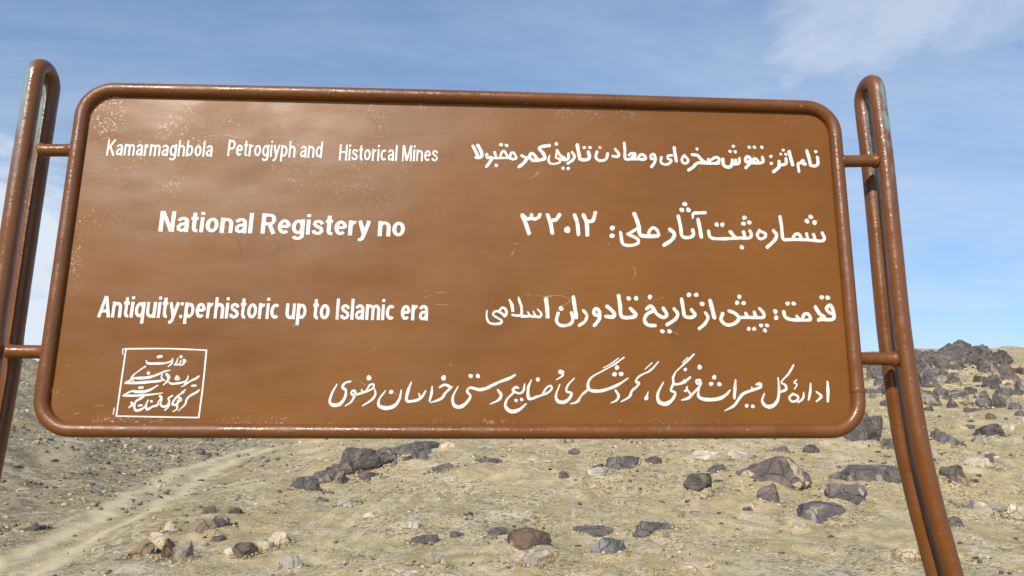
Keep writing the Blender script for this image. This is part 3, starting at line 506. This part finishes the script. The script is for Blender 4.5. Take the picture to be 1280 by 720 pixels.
def sweep(path, r, seg=20, closed=False, cap=True, rad=None):
    P = [Vector(p) for p in path]; n = len(P); V = []; F = []
    T = []
    for i in range(n):
        a = P[i-1] if (i > 0 or closed) else P[i]; b = P[(i+1) % n] if (i < n-1 or closed) else P[i]
        T.append((b-a).normalized())
    ref = Vector((0, 1, 0)) if abs(T[0].y) < 0.9 else Vector((1, 0, 0))
    nrm = (ref-T[0]*ref.dot(T[0])).normalized()
    for i in range(n):
        if i: nrm = (nrm-T[i]*nrm.dot(T[i])).normalized()
        bn = T[i].cross(nrm); rr = rad[i] if rad else r
        for k in range(seg):
            a = 2*math.pi*k/seg; V.append(P[i]+(nrm*math.cos(a)+bn*math.sin(a))*rr)
    for i in range(n if closed else n-1):
        for k in range(seg):
            k2 = (k+1) % seg; j = (i+1) % n
            F.append((i*seg+k, i*seg+k2, j*seg+k2, j*seg+k))
    if cap and not closed:
        F.append(tuple(range(seg-1, -1, -1))); F.append(tuple((n-1)*seg+k for k in range(seg)))
    return V, F

YAW = 0.05052
sign = bpy.data.objects.new('information_sign', None); C.objects.link(sign)
cxs, cys = 0.0237, -1.9797
sp = Matrix.Rotation(YAW, 3, 'Z') @ Vector((-cxs, -cys, 0))
sign.location = (sp.x, sp.y, 0); sign.rotation_euler = (0, 0, YAW)
tag(sign, 'large brown steel heritage sign with white Persian and English lettering on two looped tube posts', 'sign')

def rounded(corners, r, n=10):
    out = []
    K = len(corners)
    for i in range(K):
        p = Vector((*corners[i], 0)); a = Vector((*corners[i-1], 0)); b = Vector((*corners[(i+1) % K], 0))
        u = (a-p).normalized(); v = (b-p).normalized(); p0 = p+u*r; p1 = p+v*r; c = p+u*r+v*r
        for k in range(n+1):
            t = math.pi/2*k/n
            q = c-v*r*math.cos(t)-u*r*math.sin(t)
            out.append((q.x, q.y))
    return out
FR = 0.0178
loop = rounded(FRAME_CORNERS, 0.077)
dense = []                                               # straights get a slight hand-bent waviness
for i in range(len(loop)):
    a = Vector((*loop[i], 0)); b = Vector((*loop[(i+1) % len(loop)], 0)); k = max(1, int((b-a).length/0.08))
    for j in range(k):
        p = a+(b-a)*j/k
        w = 0.0016*math.sin(p.x*3.1+p.y*2.0)
        sag = 0.003*(1-min(1, abs(p.x))**2) if abs(p.x) < 0.95 else 0
        dense.append((p.x, w, p.y+(sag if p.y > 2.1 else -sag)))
V, F = sweep(dense, FR, 20, closed=True)
# weld bead ring near the lower right corner joint
frame = link_mesh('frame', V, F, PAINT_TUBE, sign, True)
bV, bF = sweep([(0.9972, 0, 1.800), (0.9972, 0, 1.806), (0.9972, 0, 1.812)], 0, 20, rad=[FR+0.0005, FR+0.0022, FR+0.0005], cap=False)
link_mesh('weld_bead', bV, bF, PAINT_TUBE, frame, True)

# panel: a thin sheet with slight warps, its outline on the frame's axis
def make_panel():
    bm = bmesh.new()
    pts = rounded(FRAME_CORNERS, 0.077)
    vs = [bm.verts.new((x, 0.004, z)) for x, z in pts]
    f = bm.faces.new(vs)
    bmesh.ops.recalc_face_normals(bm, faces=bm.faces[:])
    f.normal_update()
    if f.normal.y > 0: f.normal_flip()
    ex = bmesh.ops.extrude_face_region(bm, geom=[f])
    for v in [g for g in ex['geom'] if isinstance(g, bmesh.types.BMVert)]: v.co.y = 0.0065
    bmesh.ops.recalc_face_normals(bm, faces=bm.faces[:])
    me = bpy.data.meshes.new('panel'); bm.to_mesh(me); bm.free()
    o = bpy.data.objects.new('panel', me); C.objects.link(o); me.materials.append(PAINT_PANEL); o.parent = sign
    return o
panel = make_panel()

# hand-painted lettering: flat brush strokes a fraction of a millimetre thick on the panel
def cat_rom(p):
    p = np.array(p, float)
    if len(p) < 2: return p
    Q = np.vstack([2*p[0]-p[1], p, 2*p[-1]-p[-2]]); o = []
    for i in range(1, len(Q)-2):
        a, b, c, d = Q[i-1:i+3]
        for t in np.linspace(0, 1, 7)[:-1]:
            o.append(.5*((2*b)+(c-a)*t+(2*a-5*b+4*c-d)*t*t+(3*b-a-3*c+d)*t**3))
    o.append(p[-1]); return np.array(o)
def lettering(name, strokes, label):
    V = []; F = []
    def disc(x, z, r, y, n=16, seed=0):
        b = len(V)
        for k in range(n):
            a = 2*math.pi*k/n; rr = r*(1+0.07*math.sin(2*a+seed)+0.05*math.sin(3*a+2.1*seed)); V.append((x+rr*math.cos(a), y, z+rr*math.sin(a)))
        F.append(tuple(range(b, b+n)))
    for si, st in enumerate(strokes):
        y = 0.0035-0.00006*(si % 9)
        P = cat_rom([(a/1e4, b/1e4, w/1e4) for a, b, w in st])
        if len(P) == 1: disc(P[0][0], P[0][1], P[0][2]/2, y, seed=si); continue
        b0 = len(V)
        tg = np.gradient(P[:, :2], axis=0); tg /= np.maximum(np.linalg.norm(tg, axis=1), 1e-9)[:, None]
        for i, (x, z, w) in enumerate(P):
            ww = w*(1+0.06*math.sin(i*0.9+si))/2
            V.append((x-tg[i, 1]*ww, y, z+tg[i, 0]*ww)); V.append((x+tg[i, 1]*ww, y, z-tg[i, 0]*ww))
        for i in range(len(P)-1):
            F.append((b0+2*i, b0+2*i+1, b0+2*i+3, b0+2*i+2))
        for (x, z, w), dy in ((P[0], 0.00002), (P[-1], 0.00003)):
            disc(x, z, w/2, y-dy, 14, si)
    o = link_mesh(name, V, F, WHITE, panel)
    me = o.data; bm = bmesh.new(); bm.from_mesh(me)
    for f in bm.faces:
        f.normal_update()
        if f.normal.y > 0: f.normal_flip()
    bm.to_mesh(me); bm.free()
    o['label'] = label
    return o
lettering('lettering', LETTER_STROKES['line1'], 'top Persian line in white brush lettering')
lettering('lettering', LETTER_STROKES['line2'][9:], 'second Persian line in white brush lettering')
lettering('lettering', LETTER_STROKES['line2'][:9], 'white Persian numerals ending the second line')
lettering('lettering', LETTER_STROKES['line3'], 'third Persian line in white brush lettering')
lettering('lettering', LETTER_STROKES['line4'], 'bottom Persian line in white slanted calligraphy')
lettering('emblem', LETTER_STROKES['emblem'], 'white square emblem of Persian calligraphy in the lower left corner')

def arc(cx, cy, rx, ry, a0, a1, n=18):
    return [(cx+rx*math.cos(R(a0+(a1-a0)*i/n)), cy+ry*math.sin(R(a0+(a1-a0)*i/n))) for i in range(n+1)]
BOWL = arc(.29, .37, .2, .285, 0, 360, 28)
GLYPH = {
 'a': (.55, [[(.46, 0), (.46, .48)], arc(.27, .49, .19, .175, 0, 165), [(.46, .42), (.33, .40), (.17, .36), (.095, .26), (.11, .13), (.22, .07), (.36, .11), (.45, .24)]]),
 'b': (.58, [[(.09, 0), (.09, 1)], BOWL]), 'c': (.53, [arc(.29, .37, .2, .285, 48, 312)]), 'd': (.58, [[(.49, 0), (.49, 1)], BOWL]),
 'e': (.56, [[(.10, .38), (.48, .38)], arc(.29, .37, .2, .285, 0, 315)]),
 'g': (.58, [[(.49, .74), (.49, -.06)], BOWL, arc(.29, -.05, .2, .145, 0, -160)]),
 'h': (.58, [[(.09, 0), (.09, 1)], arc(.29, .44, .2, .215, 180, 0)+[(.49, 0)]]),
 'i': (.18, [[(.09, 0), (.09, .74)], [(.09, .86), (.09, 1)]]), 'l': (.18, [[(.09, 0), (.09, 1)]]),
 'm': (.88, [[(.09, 0), (.09, .74)], arc(.265, .46, .175, .2, 180, 0)+[(.44, 0)], arc(.615, .46, .175, .2, 180, 0)+[(.79, 0)]]),
 'n': (.58, [[(.09, 0), (.09, .74)], arc(.29, .44, .2, .215, 180, 0)+[(.49, 0)]]), 'o': (.58, [BOWL]),
 'p': (.58, [[(.09, -.27), (.09, .74)], BOWL]), 'q': (.58, [[(.49, -.27), (.49, .74)], BOWL]),
 'r': (.37, [[(.09, 0), (.09, .74)], arc(.31, .40, .22, .25, 180, 80)]),
 's': (.53, [[(.46, .52), (.40, .63), (.27, .67), (.14, .63), (.10, .53), (.17, .44), (.30, .38), (.42, .31), (.46, .20), (.39, .10), (.26, .07), (.12, .11), (.07, .22)]]),
 't': (.34, [[(.16, .95), (.16, .20), (.19, .11), (.26, .07), (.34, .07)], [(.0, .675), (.33, .675)]]),
 'u': (.58, [[(.09, .74), (.09, .30)]+arc(.29, .29, .2, .215, 180, 360), [(.49, 0), (.49, .74)]]),
 'y': (.54, [[(.06, .74), (.28, .06)], [(.49, .74), (.27, .02), (.22, -.12), (.14, -.195), (.02, -.19)]]),
 'K': (.68, [[(.1, 0), (.1, 1)], [(.60, 1), (.13, .40)], [(.27, .56), (.62, 0)]]),
 'P': (.62, [[(.1, 0), (.1, 1)], [(.1, .915), (.36, .915)]+arc(.36, .69, .19, .225, 90, -90)+[(.1, .465)]]),
 'H': (.72, [[(.1, 0), (.1, 1)], [(.62, 0), (.62, 1)], [(.1, .53), (.62, .53)]]),
 'M': (.86, [[(.1, 0), (.1, 1)], [(.76, 0), (.76, 1)], [(.13, 1), (.43, .03)], [(.73, 1), (.43, .03)]]),
 'N': (.72, [[(.1, 0), (.1, 1)], [(.62, 0), (.62, 1)], [(.13, .98), (.59, .02)]]),
 'R': (.69, [[(.1, 0), (.1, 1)], [(.1, .915), (.38, .915)]+arc(.38, .70, .19, .215, 90, -90)+[(.1, .485)], [(.38, .47), (.60, 0)]]),
 'A': (.70, [[(.06, 0), (.335, 1)], [(.64, 0), (.365, 1)], [(.16, .30), (.54, .30)]]),
 'I': (.20, [[(.1, 0), (.1, 1)]]), ':': (.20, [[(.1, 0), (.1, .15)], [(.1, .59), (.1, .74)]])}
def latin(text, x0, z0, x1, z1, cap, label):
    W = 0.150 if cap < 0.05 else 0.180; gap = 0.085; pen = 0.0; rows = []
    for ch in text:
        if ch == ' ': pen += 0.30; continue
        w, ss = GLYPH[ch]
        for st in ss: rows.append([(pen+a, b) for a, b in st])
        pen += w+gap
    tot = pen-gap; kx = (x1-x0)/tot; V = []; F = []
    for si, st in enumerate(rows):
        y = 0.0035-0.00006*(si % 9); P = []
        for (a, b), (c, d) in zip(st[:-1], st[1:]):
            k = max(1, int(math.hypot(c-a, d-b)/0.12))
            P += [(a+(c-a)*i/k, b+(d-b)*i/k) for i in range(k)]
        P.append(st[-1]); closed = math.hypot(P[0][0]-P[-1][0], P[0][1]-P[-1][1]) < 1e-6
        Q = np.array([(x0+a*kx+0.025*b*cap, z0+(z1-z0)*a/tot+b*cap) for a, b in P])
        tg = np.gradient(Q, axis=0)
        if closed: tg[0] = tg[-1] = tg[0]+tg[-1]
        tg /= np.linalg.norm(tg, axis=1)[:, None]; b0 = len(V)
        for i, (x, z) in enumerate(Q):
            wx = W*kx*1.04*(1+0.05*math.sin(7*x/cap+si)); wz = W*cap*0.80          # horizontals a little thinner, as in a grotesque
            h = math.hypot(wx*tg[i, 1], wz*tg[i, 0])/2
            V.append((x-tg[i, 1]*h, y, z+tg[i, 0]*h)); V.append((x+tg[i, 1]*h, y, z-tg[i, 0]*h))
        for i in range(len(Q)-1): F.append((b0+2*i, b0+2*i+1, b0+2*i+3, b0+2*i+2))
    o = link_mesh('lettering', V, F, WHITE, panel); bm = bmesh.new(); bm.from_mesh(o.data)
    for f in bm.faces:
        f.normal_update()
        if f.normal.y > 0: f.normal_flip()
    bm.to_mesh(o.data); bm.free(); o['label'] = label
    return o
for t, l in zip(LATIN, ('first word of the top English line', 'middle words of the top English line', 'last words of the top English line',
                        'second English line in bold white letters', 'third English line in bold white letters')):
    latin(*t, l)

# posts: each one tube bent over at the top into a narrow hairpin, one leg behind the other
PR = 0.0218; GAPY = 0.084
for path, zt, side in zip(POST_PATHS, POST_TOPS, (-1, 1)):
    pts = [Vector((x, 0, z)) for x, z in path]
    d = (pts[-1]-pts[-2]); k = (pts[-1].z+0.5)/(-d.z)
    foot = pts[-1]+d*k
    if side < 0: foot.x = -1.265
    ztop = zt-PR-GAPY/2
    head = pts[0]+(pts[0]-pts[1])*((ztop-pts[0].z)/(pts[0].z-pts[1].z))
    front = [foot, foot+(pts[-1]-foot)*0.5]+pts[::-1]+[head]
    P2 = cat_rom([tuple(p) for p in front])
    front = [Vector(p) for p in P2]
    arc = [Vector((head.x, GAPY/2-GAPY/2*math.cos(t), head.z+GAPY/2*math.sin(t))) for t in np.linspace(0, math.pi, 15)[1:-1]]
    back = [Vector((p.x, GAPY, p.z)) for p in front[::-1]]
    V, F = sweep(front+arc+back, PR, 20)
    link_mesh('post', V, F, PAINT_POST, sign, True)
for (a, b) in STUBS:
    pa = Vector((a[0], 0.006, a[1])); pb = Vector((b[0], 0.006, b[1]))
    n = 12; path = [pa+(pb-pa)*t for t in (0, 0.04, 0.08, 0.14, 0.3, 0.5, 0.7, 0.86, 0.92, 0.96, 1)]
    r = 0.0165; V, F = sweep(path, r, 18, rad=[r+0.001, r+0.003, r+0.002, r, r, r, r, r, r+0.003, r+0.004, r+0.003])
    link_mesh('bracket', V, F, PAINT_TUBE, sign, True)

# ------------------------------------------------------------------ rocks
def rock_mat(name, dark, mid, patch, pk, rough=0.85, lichen=None, thr=(0.56, 0.62)):
    m = M(name)
    off = m.node('ShaderNodeVectorMath', operation='ADD'); m.ln(m.tc.outputs['Object'], off.inputs[0])
    cmb = m.node('ShaderNodeCombineXYZ'); r = m.math('MULTIPLY', m.objrand(), 57.0)
    for i in range(3): m.ln(r, cmb.inputs[i])
    m.ln(cmb.outputs[0], off.inputs[1]); vec = off.outputs[0]
    n1 = m.noise(2.2, 7, 0.65, vec); n2 = m.noise(11, 6, 0.7, vec); n3 = m.noise(1.1, 4, 0.55, vec)
    col = m.mix(m.rng(n1, 0.35, 0.65), dark, mid)
    col = m.mix(m.rng(n2, 0.55, 0.75, 0, 0.5), col, tuple(min(1, c*1.7) for c in mid))
    col = m.mix(m.rng(n2, 0.45, 0.28, 0, 0.5), col, tuple(c*0.55 for c in dark))
    col = m.mix(m.math('MULTIPLY', m.rng(n3, *thr), pk), col, patch)
    hv = m.node('ShaderNodeHueSaturation'); m.val(hv.inputs['Value'], m.math('ADD', m.math('MULTIPLY', m.objrand(), 0.50), 0.68))
    m.val(hv.inputs['Saturation'], m.math('ADD', m.math('MULTIPLY', m.math('FRACT', m.math('MULTIPLY', m.objrand(), 7.3)), 0.5), 0.6)); m.ln(col, hv.inputs['Color']); col = hv.outputs[0]
    if lichen: col = m.mix(m.rng(m.noise(5, 5, 0.7, vec), 0.60, 0.68, 0, 0.8), col, lichen)
    h = m.math('ADD', n1, m.math('MULTIPLY', n2, 0.5))
    crack = m.voro(1.6, vec, 'Distance', 'DISTANCE_TO_EDGE')
    col = m.mix(m.math('MULTIPLY', m.rng(m.noise(3.3, 6, 0.7, vec), 0.48, 0.66), 0.45), col, tuple(min(1, c*t) for c, t in zip(mid, (2.1, 1.75, 1.35))))   # brown bloom
    col = m.mix(m.math('MULTIPLY', m.rng(crack, 0.02, 0.004), 0.7), col, tuple(c*0.4 for c in dark))
    nb = m.bump(h, 0.7, 0.08); nb = m.bump(m.rng(crack, 0.0, 0.035), 0.5, 0.03, nb)
    return m.fin(col, rough, nb, spec=0.25)
TAN = (0.46, 0.37, 0.23)
RMATS = {
 'dark': rock_mat('dark_varnished_rock', (0.082, 0.068, 0.060), (0.145, 0.122, 0.110), TAN, 0.45, thr=(0.62, 0.65)),
 'cut': rock_mat('dark_rock_with_broken_face', (0.082, 0.068, 0.062), (0.140, 0.117, 0.108), TAN, 0.85, thr=(0.61, 0.63)),
 'grey': rock_mat('grey_rock', (0.092, 0.079, 0.070), (0.145, 0.126, 0.112), TAN, 0.5),
 'brown': rock_mat('brown_rock', (0.075, 0.055, 0.038), (0.13, 0.095, 0.065), (0.38, 0.30, 0.17), 0.7),
 'pale': rock_mat('pale_rock', (0.36, 0.29, 0.19), (0.46, 0.38, 0.26), (0.56, 0.48, 0.36), 0.7),
 'blue': rock_mat('blue_grey_rock', (0.085, 0.082, 0.080), (0.135, 0.128, 0.124), (0.22, 0.23, 0.225), 0.8, lichen=(0.33, 0.33, 0.28)),
 'green': rock_mat('grey_green_rock', (0.25, 0.24, 0.195), (0.34, 0.325, 0.26), (0.45, 0.42, 0.33), 0.6),
}
_ico = {}
def ico(sub):
    if sub not in _ico:
        bm = bmesh.new(); bmesh.ops.create_icosphere(bm, subdivisions=sub, radius=1.0)
        v = np.array([x.co[:] for x in bm.verts]); f = np.array([[x.index for x in fc.verts] for fc in bm.faces]); bm.free(); _ico[sub] = (v, f)
    return _ico[sub]
def rock_shape(seed, sub=4, facets=9, round_=0.012, rough=0.05):
    """A broken block: a flattish top, a handful of steep sides and knocked-off corners."""
    r = np.random.default_rng(seed); v, f = ico(sub)
    nn = [(r.normal()*0.28, r.normal()*0.28-0.10, 1.0), (0, 0, -1.0)]; dd = [r.uniform(0.42, 0.62), 0.8]
    k = max(4, facets-4); a0 = r.uniform(0, 6.28)
    for i in range(k):
        a = a0+6.283*(i+r.uniform(-0.35, 0.35))/k; e = r.uniform(-0.05, 0.55)
        nn.append((math.cos(a), math.sin(a), e)); dd.append(r.uniform(0.58, 0.95))
    for i in range(max(2, facets-5)):
        q = r.normal(size=3); q[2] = abs(q[2])*0.9+0.2; nn.append(tuple(q)); dd.append(r.uniform(0.62, 0.86))
    nrm = np.array(nn); nrm /= np.linalg.norm(nrm, axis=1)[:, None]; dist = np.array(dd)
    dots = v @ nrm.T
    rad = np.where(dots > 0.05, dist/np.maximum(dots, 0.05), 9.0)
    k = 1/max(round_, 0.008)
    rm = np.minimum(rad, 3).min(1); rad = rm-np.log(np.exp(-k*(np.minimum(rad, 3)-rm[:, None])).sum(1))/k
    rad = np.minimum(rad, 1.05)
    s = r.random(3)*40
    p = v*1.6+s
    step = np.floor((p[:, 2]+0.3*p[:, 0])*3.2+0.6*fbm(p[:, 0], p[:, 1], p[:, 2], 2))            # broken bedding steps
    rad = rad*(1+rough*fbm(p[:, 0], p[:, 1], p[:, 2], 2)+rough*0.7*fbm(p[:, 0]*3.2, p[:, 1]*3.2, p[:, 2]*3.2, 4, 0.62)+0.02*np.sin(step*12.9))
    o = v*rad[:, None]
    return o/np.abs(o).max(0), f
def add_rock(px, py, w, h, mat, label, name='boulder', cat='boulder', seed=None, group=None, sub=4, facets=None, depth=None, sink=0.34, tilt=None, rough=0.085, round_=0.012):
    x, y, z, dist = on_ground(px, py)
    W = w*y/1000; Hh = h*y/1000
    if seed is None: seed = int(px*31+py*17)
    r = np.random.default_rng(seed+5)
    if facets is None: facets = int(r.integers(8, 13))
    v, f = rock_shape(seed, sub, facets, round_, rough)
    D = depth*W if depth else W*r.uniform(0.7, 1.0)
    full = Hh*1.12/(1-sink)
    c = v*np.array([W/2, D/2, full/2])
    tl = tilt if tilt is not None else r.uniform(-6, 6)
    a = R(tl); ca, sa = math.cos(a), math.sin(a)
    c = np.stack([c[:, 0]*ca+c[:, 2]*sa, c[:, 1], -c[:, 0]*sa+c[:, 2]*ca], 1)
    ya = y+D*0.32
    zg = Hgt(x*ya/y, ya)
    o = link_mesh(name, c+np.array([0, 0, full/2-full*sink]), f, RMATS[mat], None, False, (x*ya/y, ya, min(zg, z+0.3*Hh)-0.02*W))
    if round_ > 0.1: o.data.polygons.foreach_set('use_smooth', np.ones(len(o.data.polygons), bool))
    tag(o, label, cat, group)
    return o
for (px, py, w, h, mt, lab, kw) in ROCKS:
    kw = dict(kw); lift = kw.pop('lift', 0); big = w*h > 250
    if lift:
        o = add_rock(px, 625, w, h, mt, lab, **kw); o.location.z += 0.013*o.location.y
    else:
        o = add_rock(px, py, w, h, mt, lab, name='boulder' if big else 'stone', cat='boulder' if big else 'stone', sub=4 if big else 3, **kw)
rr = np.random.default_rng(77)
for i in range(22):                                   # broken pieces along the outcrop under the sign
    q = rr.random(); px = 405+140*q+rr.normal()*6; py = 606-42*q+rr.uniform(-4, 7)
    w = rr.uniform(9, 24); h = w*rr.uniform(0.45, 0.85)
    add_rock(px, py, w, h, 'dark' if rr.random() < .75 else 'grey', 'jagged dark piece broken from the outcrop just under the left half of the sign', name='rubble_rock', cat='rock', seed=400+i % 9, sub=3, group='broken pieces along the outcrop', tilt=rr.uniform(-22, 10))
for i in range(60):                                   # the broken rubble of the skyline pile
    px = rr.uniform(1084, 1278); py = 444+66*rr.random()**1.1+max(0, (px-1235)*0.35)
    w = rr.uniform(9, 24); h = w*rr.uniform(0.45, 0.8)
    add_rock(px, py, w, h, 'dark' if rr.random() < .7 else 'grey', 'jagged dark chunk of the broken rubble heaped in the skyline rock pile', name='rubble_rock', cat='rock', seed=300+i % 12, sub=3, group='broken rubble of the skyline pile', tilt=rr.uniform(-18, 18))

# ------------------------------------------------------------------ scattered stones and grit
def small_stones():
    made = 0; protos = []
    for i in range(8):
        v, f = rock_shape(900+i, 3, 8+i % 4, 0.012, 0.07)
        for mt in ('dark', 'pale', 'grey'):
            me = bpy.data.meshes.new('stone'); me.from_pydata([tuple(p) for p in v*0.5], [], [tuple(q) for q in f]); me.update()
            me.materials.append(RMATS[mt]); protos.append((mt, me))
    LB = {'dark': 'small dark stone lying loose among the gravel of the slope', 'pale': 'small pale tan stone lying loose among the gravel of the slope', 'grey': 'small grey stone lying loose among the gravel of the slope'}
    r = np.random.default_rng(5)
    while made < 125:
        px = r.uniform(10, 1275); py = r.uniform(552, 716)
        if made % 2 == 0: px = r.uniform(1085, 1278); py = r.uniform(455, 600)**1
        elif made % 4 == 1: px = r.uniform(700, 1278)
        if px < 60+250*(700-py)/150 and py > 560 and abs(px-(60+270*(700-py)/135)) < 45: continue
        x, y, z, d = on_ground(px, py)
        s = r.choice([4, 5, 6, 7, 9, 12], p=[.25, .25, .2, .15, .1, .05])*y/1000*1.25
        mt = r.choice(['dark', 'pale', 'grey'], p=[.45, .3, .25] if px > 420 else [.3, .35, .35])
        me = [m for t, m in protos if t == mt][r.integers(0, 8)]
        o = bpy.data.objects.new('stone', me); C.objects.link(o)
        o.location = (x, y, z+s*0.10); o.scale = (s*r.uniform(0.9, 1.5), s*r.uniform(0.7, 1.1), s*r.uniform(0.4, 0.75)); o.rotation_euler = (r.uniform(-.25, .25), r.uniform(-.25, .25), r.uniform(0, 6.28))
        tag(o, LB[mt], 'stone', {'dark': 'small dark stones on the slope', 'pale': 'small pale stones on the slope', 'grey': 'small grey stones on the slope'}[mt]); made += 1
small_stones()

def grit(name, n, seed, smin, smax, mat, rmin=9.5, rmax=85, keep=None, ring=None):
    r = np.random.default_rng(seed); v, f = ico(1)
    ang = np.radians(r.uniform(-40, 40, n)); d = rmin*(rmax/rmin)**r.random(n)
    x = np.sin(ang)*d; y = np.cos(ang)*d
    tr, lf, og = terrain_masks(x, y)
    if ring is not None:
        o_ = ring[r.integers(0, len(ring), n)]; t = r.uniform(0, 6.28, n); q = 0.42+0.35*r.random(n)**1.7
        x = o_[:, 0]+np.cos(t)*o_[:, 2]*q; y = o_[:, 1]+np.sin(t)*o_[:, 3]*q; d = np.hypot(x, y); tr, lf, og = terrain_masks(x, y)
    cl = fbm(x*0.5, y*0.5, 4.0, 3)+(9 if ring is not None else 0)
    ok = (r.random(n) > 0.9*tr) & (cl > r.uniform(-0.5, 0.8, n))
    if keep is not None: ok &= keep(x, y, lf, r)
    x = x[ok]; y = y[ok]; d = d[ok]; n = len(x); z = ground_z(x, y)
    s = (smin+(smax-smin)*r.random(n)**3)*np.clip(d/22, 0.6, 2.2)
    sc = np.stack([s*r.uniform(0.8, 1.5, n), s*r.uniform(0.7, 1.2, n), s*r.uniform(0.4, 0.9, n)], 1)/2
    a = r.uniform(0, 6.28, n); ca = np.cos(a); sa = np.sin(a)
    jit = 1+0.45*(r.random((n, len(v)))-0.5)
    vv = v[None]*jit[:, :, None]*sc[:, None, :]
    vx = vv[..., 0]*ca[:, None]-vv[..., 1]*sa[:, None]+x[:, None]; vy = vv[..., 0]*sa[:, None]+vv[..., 1]*ca[:, None]+y[:, None]; vz = vv[..., 2]+(z+s*0.08)[:, None]
    co = np.stack([vx, vy, vz], -1).reshape(-1, 3).astype(np.float32)
    fa = (f[None]+(np.arange(n)*len(v))[:, None, None]).reshape(-1).astype(np.int32); nf = len(fa)//3
    me = bpy.data.meshes.new(name); me.vertices.add(len(co)); me.vertices.foreach_set('co', co.ravel())
    me.loops.add(len(fa)); me.loops.foreach_set('vertex_index', fa); me.polygons.add(nf); me.polygons.foreach_set('loop_start', np.arange(nf, dtype=np.int32)*3)
    me.update(calc_edges=True); me.materials.append(mat)
    o = bpy.data.objects.new(name, me); C.objects.link(o)
    return o
def grit_material(dk=1.0, shift=0.0):
    m = M('gravel_stones'); i = m.island()
    rp = m.node('ShaderNodeValToRGB'); m.ln(i, rp.inputs[0]); e = rp.color_ramp.elements
    rp.color_ramp.interpolation = 'CONSTANT'
    stops = [(0, (0.09, 0.075, 0.065)), (0.14, (0.15, 0.125, 0.095)), (0.30, (0.31, 0.25, 0.15)), (0.48, (0.43, 0.35, 0.20)), (0.74, (0.53, 0.44, 0.28)), (0.91, (0.62, 0.54, 0.40))]
    e[0].position = 0; e[0].color = (*stops[0][1], 1); e[1].position = stops[1][0]; e[1].color = (*stops[1][1], 1)
    for p, c in stops[2:]:
        p = min(0.985, p+shift*(1-p)); c = tuple(v*dk for v in c)
        q = e.new(p); q.color = (*c, 1)
    return m.fin(rp.outputs[0], 0.9, m.bump(m.noise(40, 4, 0.6), 0.4, 0.01), spec=0.2)
GM = grit_material(0.92); GM_DARK = grit_material(0.78, 0.38)
foot_rings = np.array([(o.location.x, o.location.y, max(o.dimensions.x, 0.2), max(o.dimensions.y, 0.2)) for o in bpy.data.objects
                       if o.get('category') == 'boulder' and o.type == 'MESH'])
tag(grit('gravel', 9000, 9, 0.02, 0.10, GM, ring=foot_rings), 'fine rubble heaped round the feet of the boulders', 'gravel', kind='stuff')
tag(grit('gravel', 34000, 4, 0.03, 0.16, GM_DARK, keep=lambda x, y, lf, r: r.random(len(x)) < lf), 'coarse dark gravel covering the left hillside', 'gravel', kind='stuff')
tag(grit('gravel', 30000, 3, 0.02, 0.11, GM), 'loose mixed gravel strewn over the whole stony slope', 'gravel', kind='stuff')

def tufts():
    r = np.random.default_rng(21); V = []; F = []
    n = 2600; ang = np.radians(r.uniform(-38, 38, n)); d = 10*(60/10)**r.random(n)
    x = np.sin(ang)*d; y = np.cos(ang)*d; tr, lf, og = terrain_masks(x, y); cl = fbm(x*0.4, y*0.4, 12.0, 3)
    ok = (tr < 0.3) & (cl > 0.05); x = x[ok]; y = y[ok]
    q = foot_rings[r.integers(0, len(foot_rings), 900)]; t = r.uniform(0, 6.28, 900); k = 0.45+0.25*r.random(900)
    x = np.concatenate([x, q[:, 0]+np.cos(t)*q[:, 2]*k]); y = np.concatenate([y, q[:, 1]+np.sin(t)*q[:, 3]*k]); z = ground_z(x, y)
    for a, b, c in zip(x, y, z):
        for k in range(7):
            t = r.uniform(0, 6.28); l = r.uniform(0.04, 0.12); w = 0.006; ox = r.normal()*0.05; oy = r.normal()*0.05
            dx = math.cos(t)*l*0.8; dy = math.sin(t)*l*0.8; i = len(V)
            V += [(a+ox-w*math.sin(t), b+oy+w*math.cos(t), c-0.01), (a+ox+w*math.sin(t), b+oy-w*math.cos(t), c-0.01), (a+ox+dx, b+oy+dy, c+l*0.8)]; F.append((i, i+1, i+2))
    m = M('dry_grass_blades'); col = m.mix(m.island(), (0.36, 0.30, 0.14), (0.24, 0.22, 0.08))
    o = link_mesh('dry_grass', V, F, m.fin(col, 0.9, spec=0.1)); tag(o, 'sparse dry yellow grass growing in wisps between the stones', 'grass', kind='stuff')
tufts()
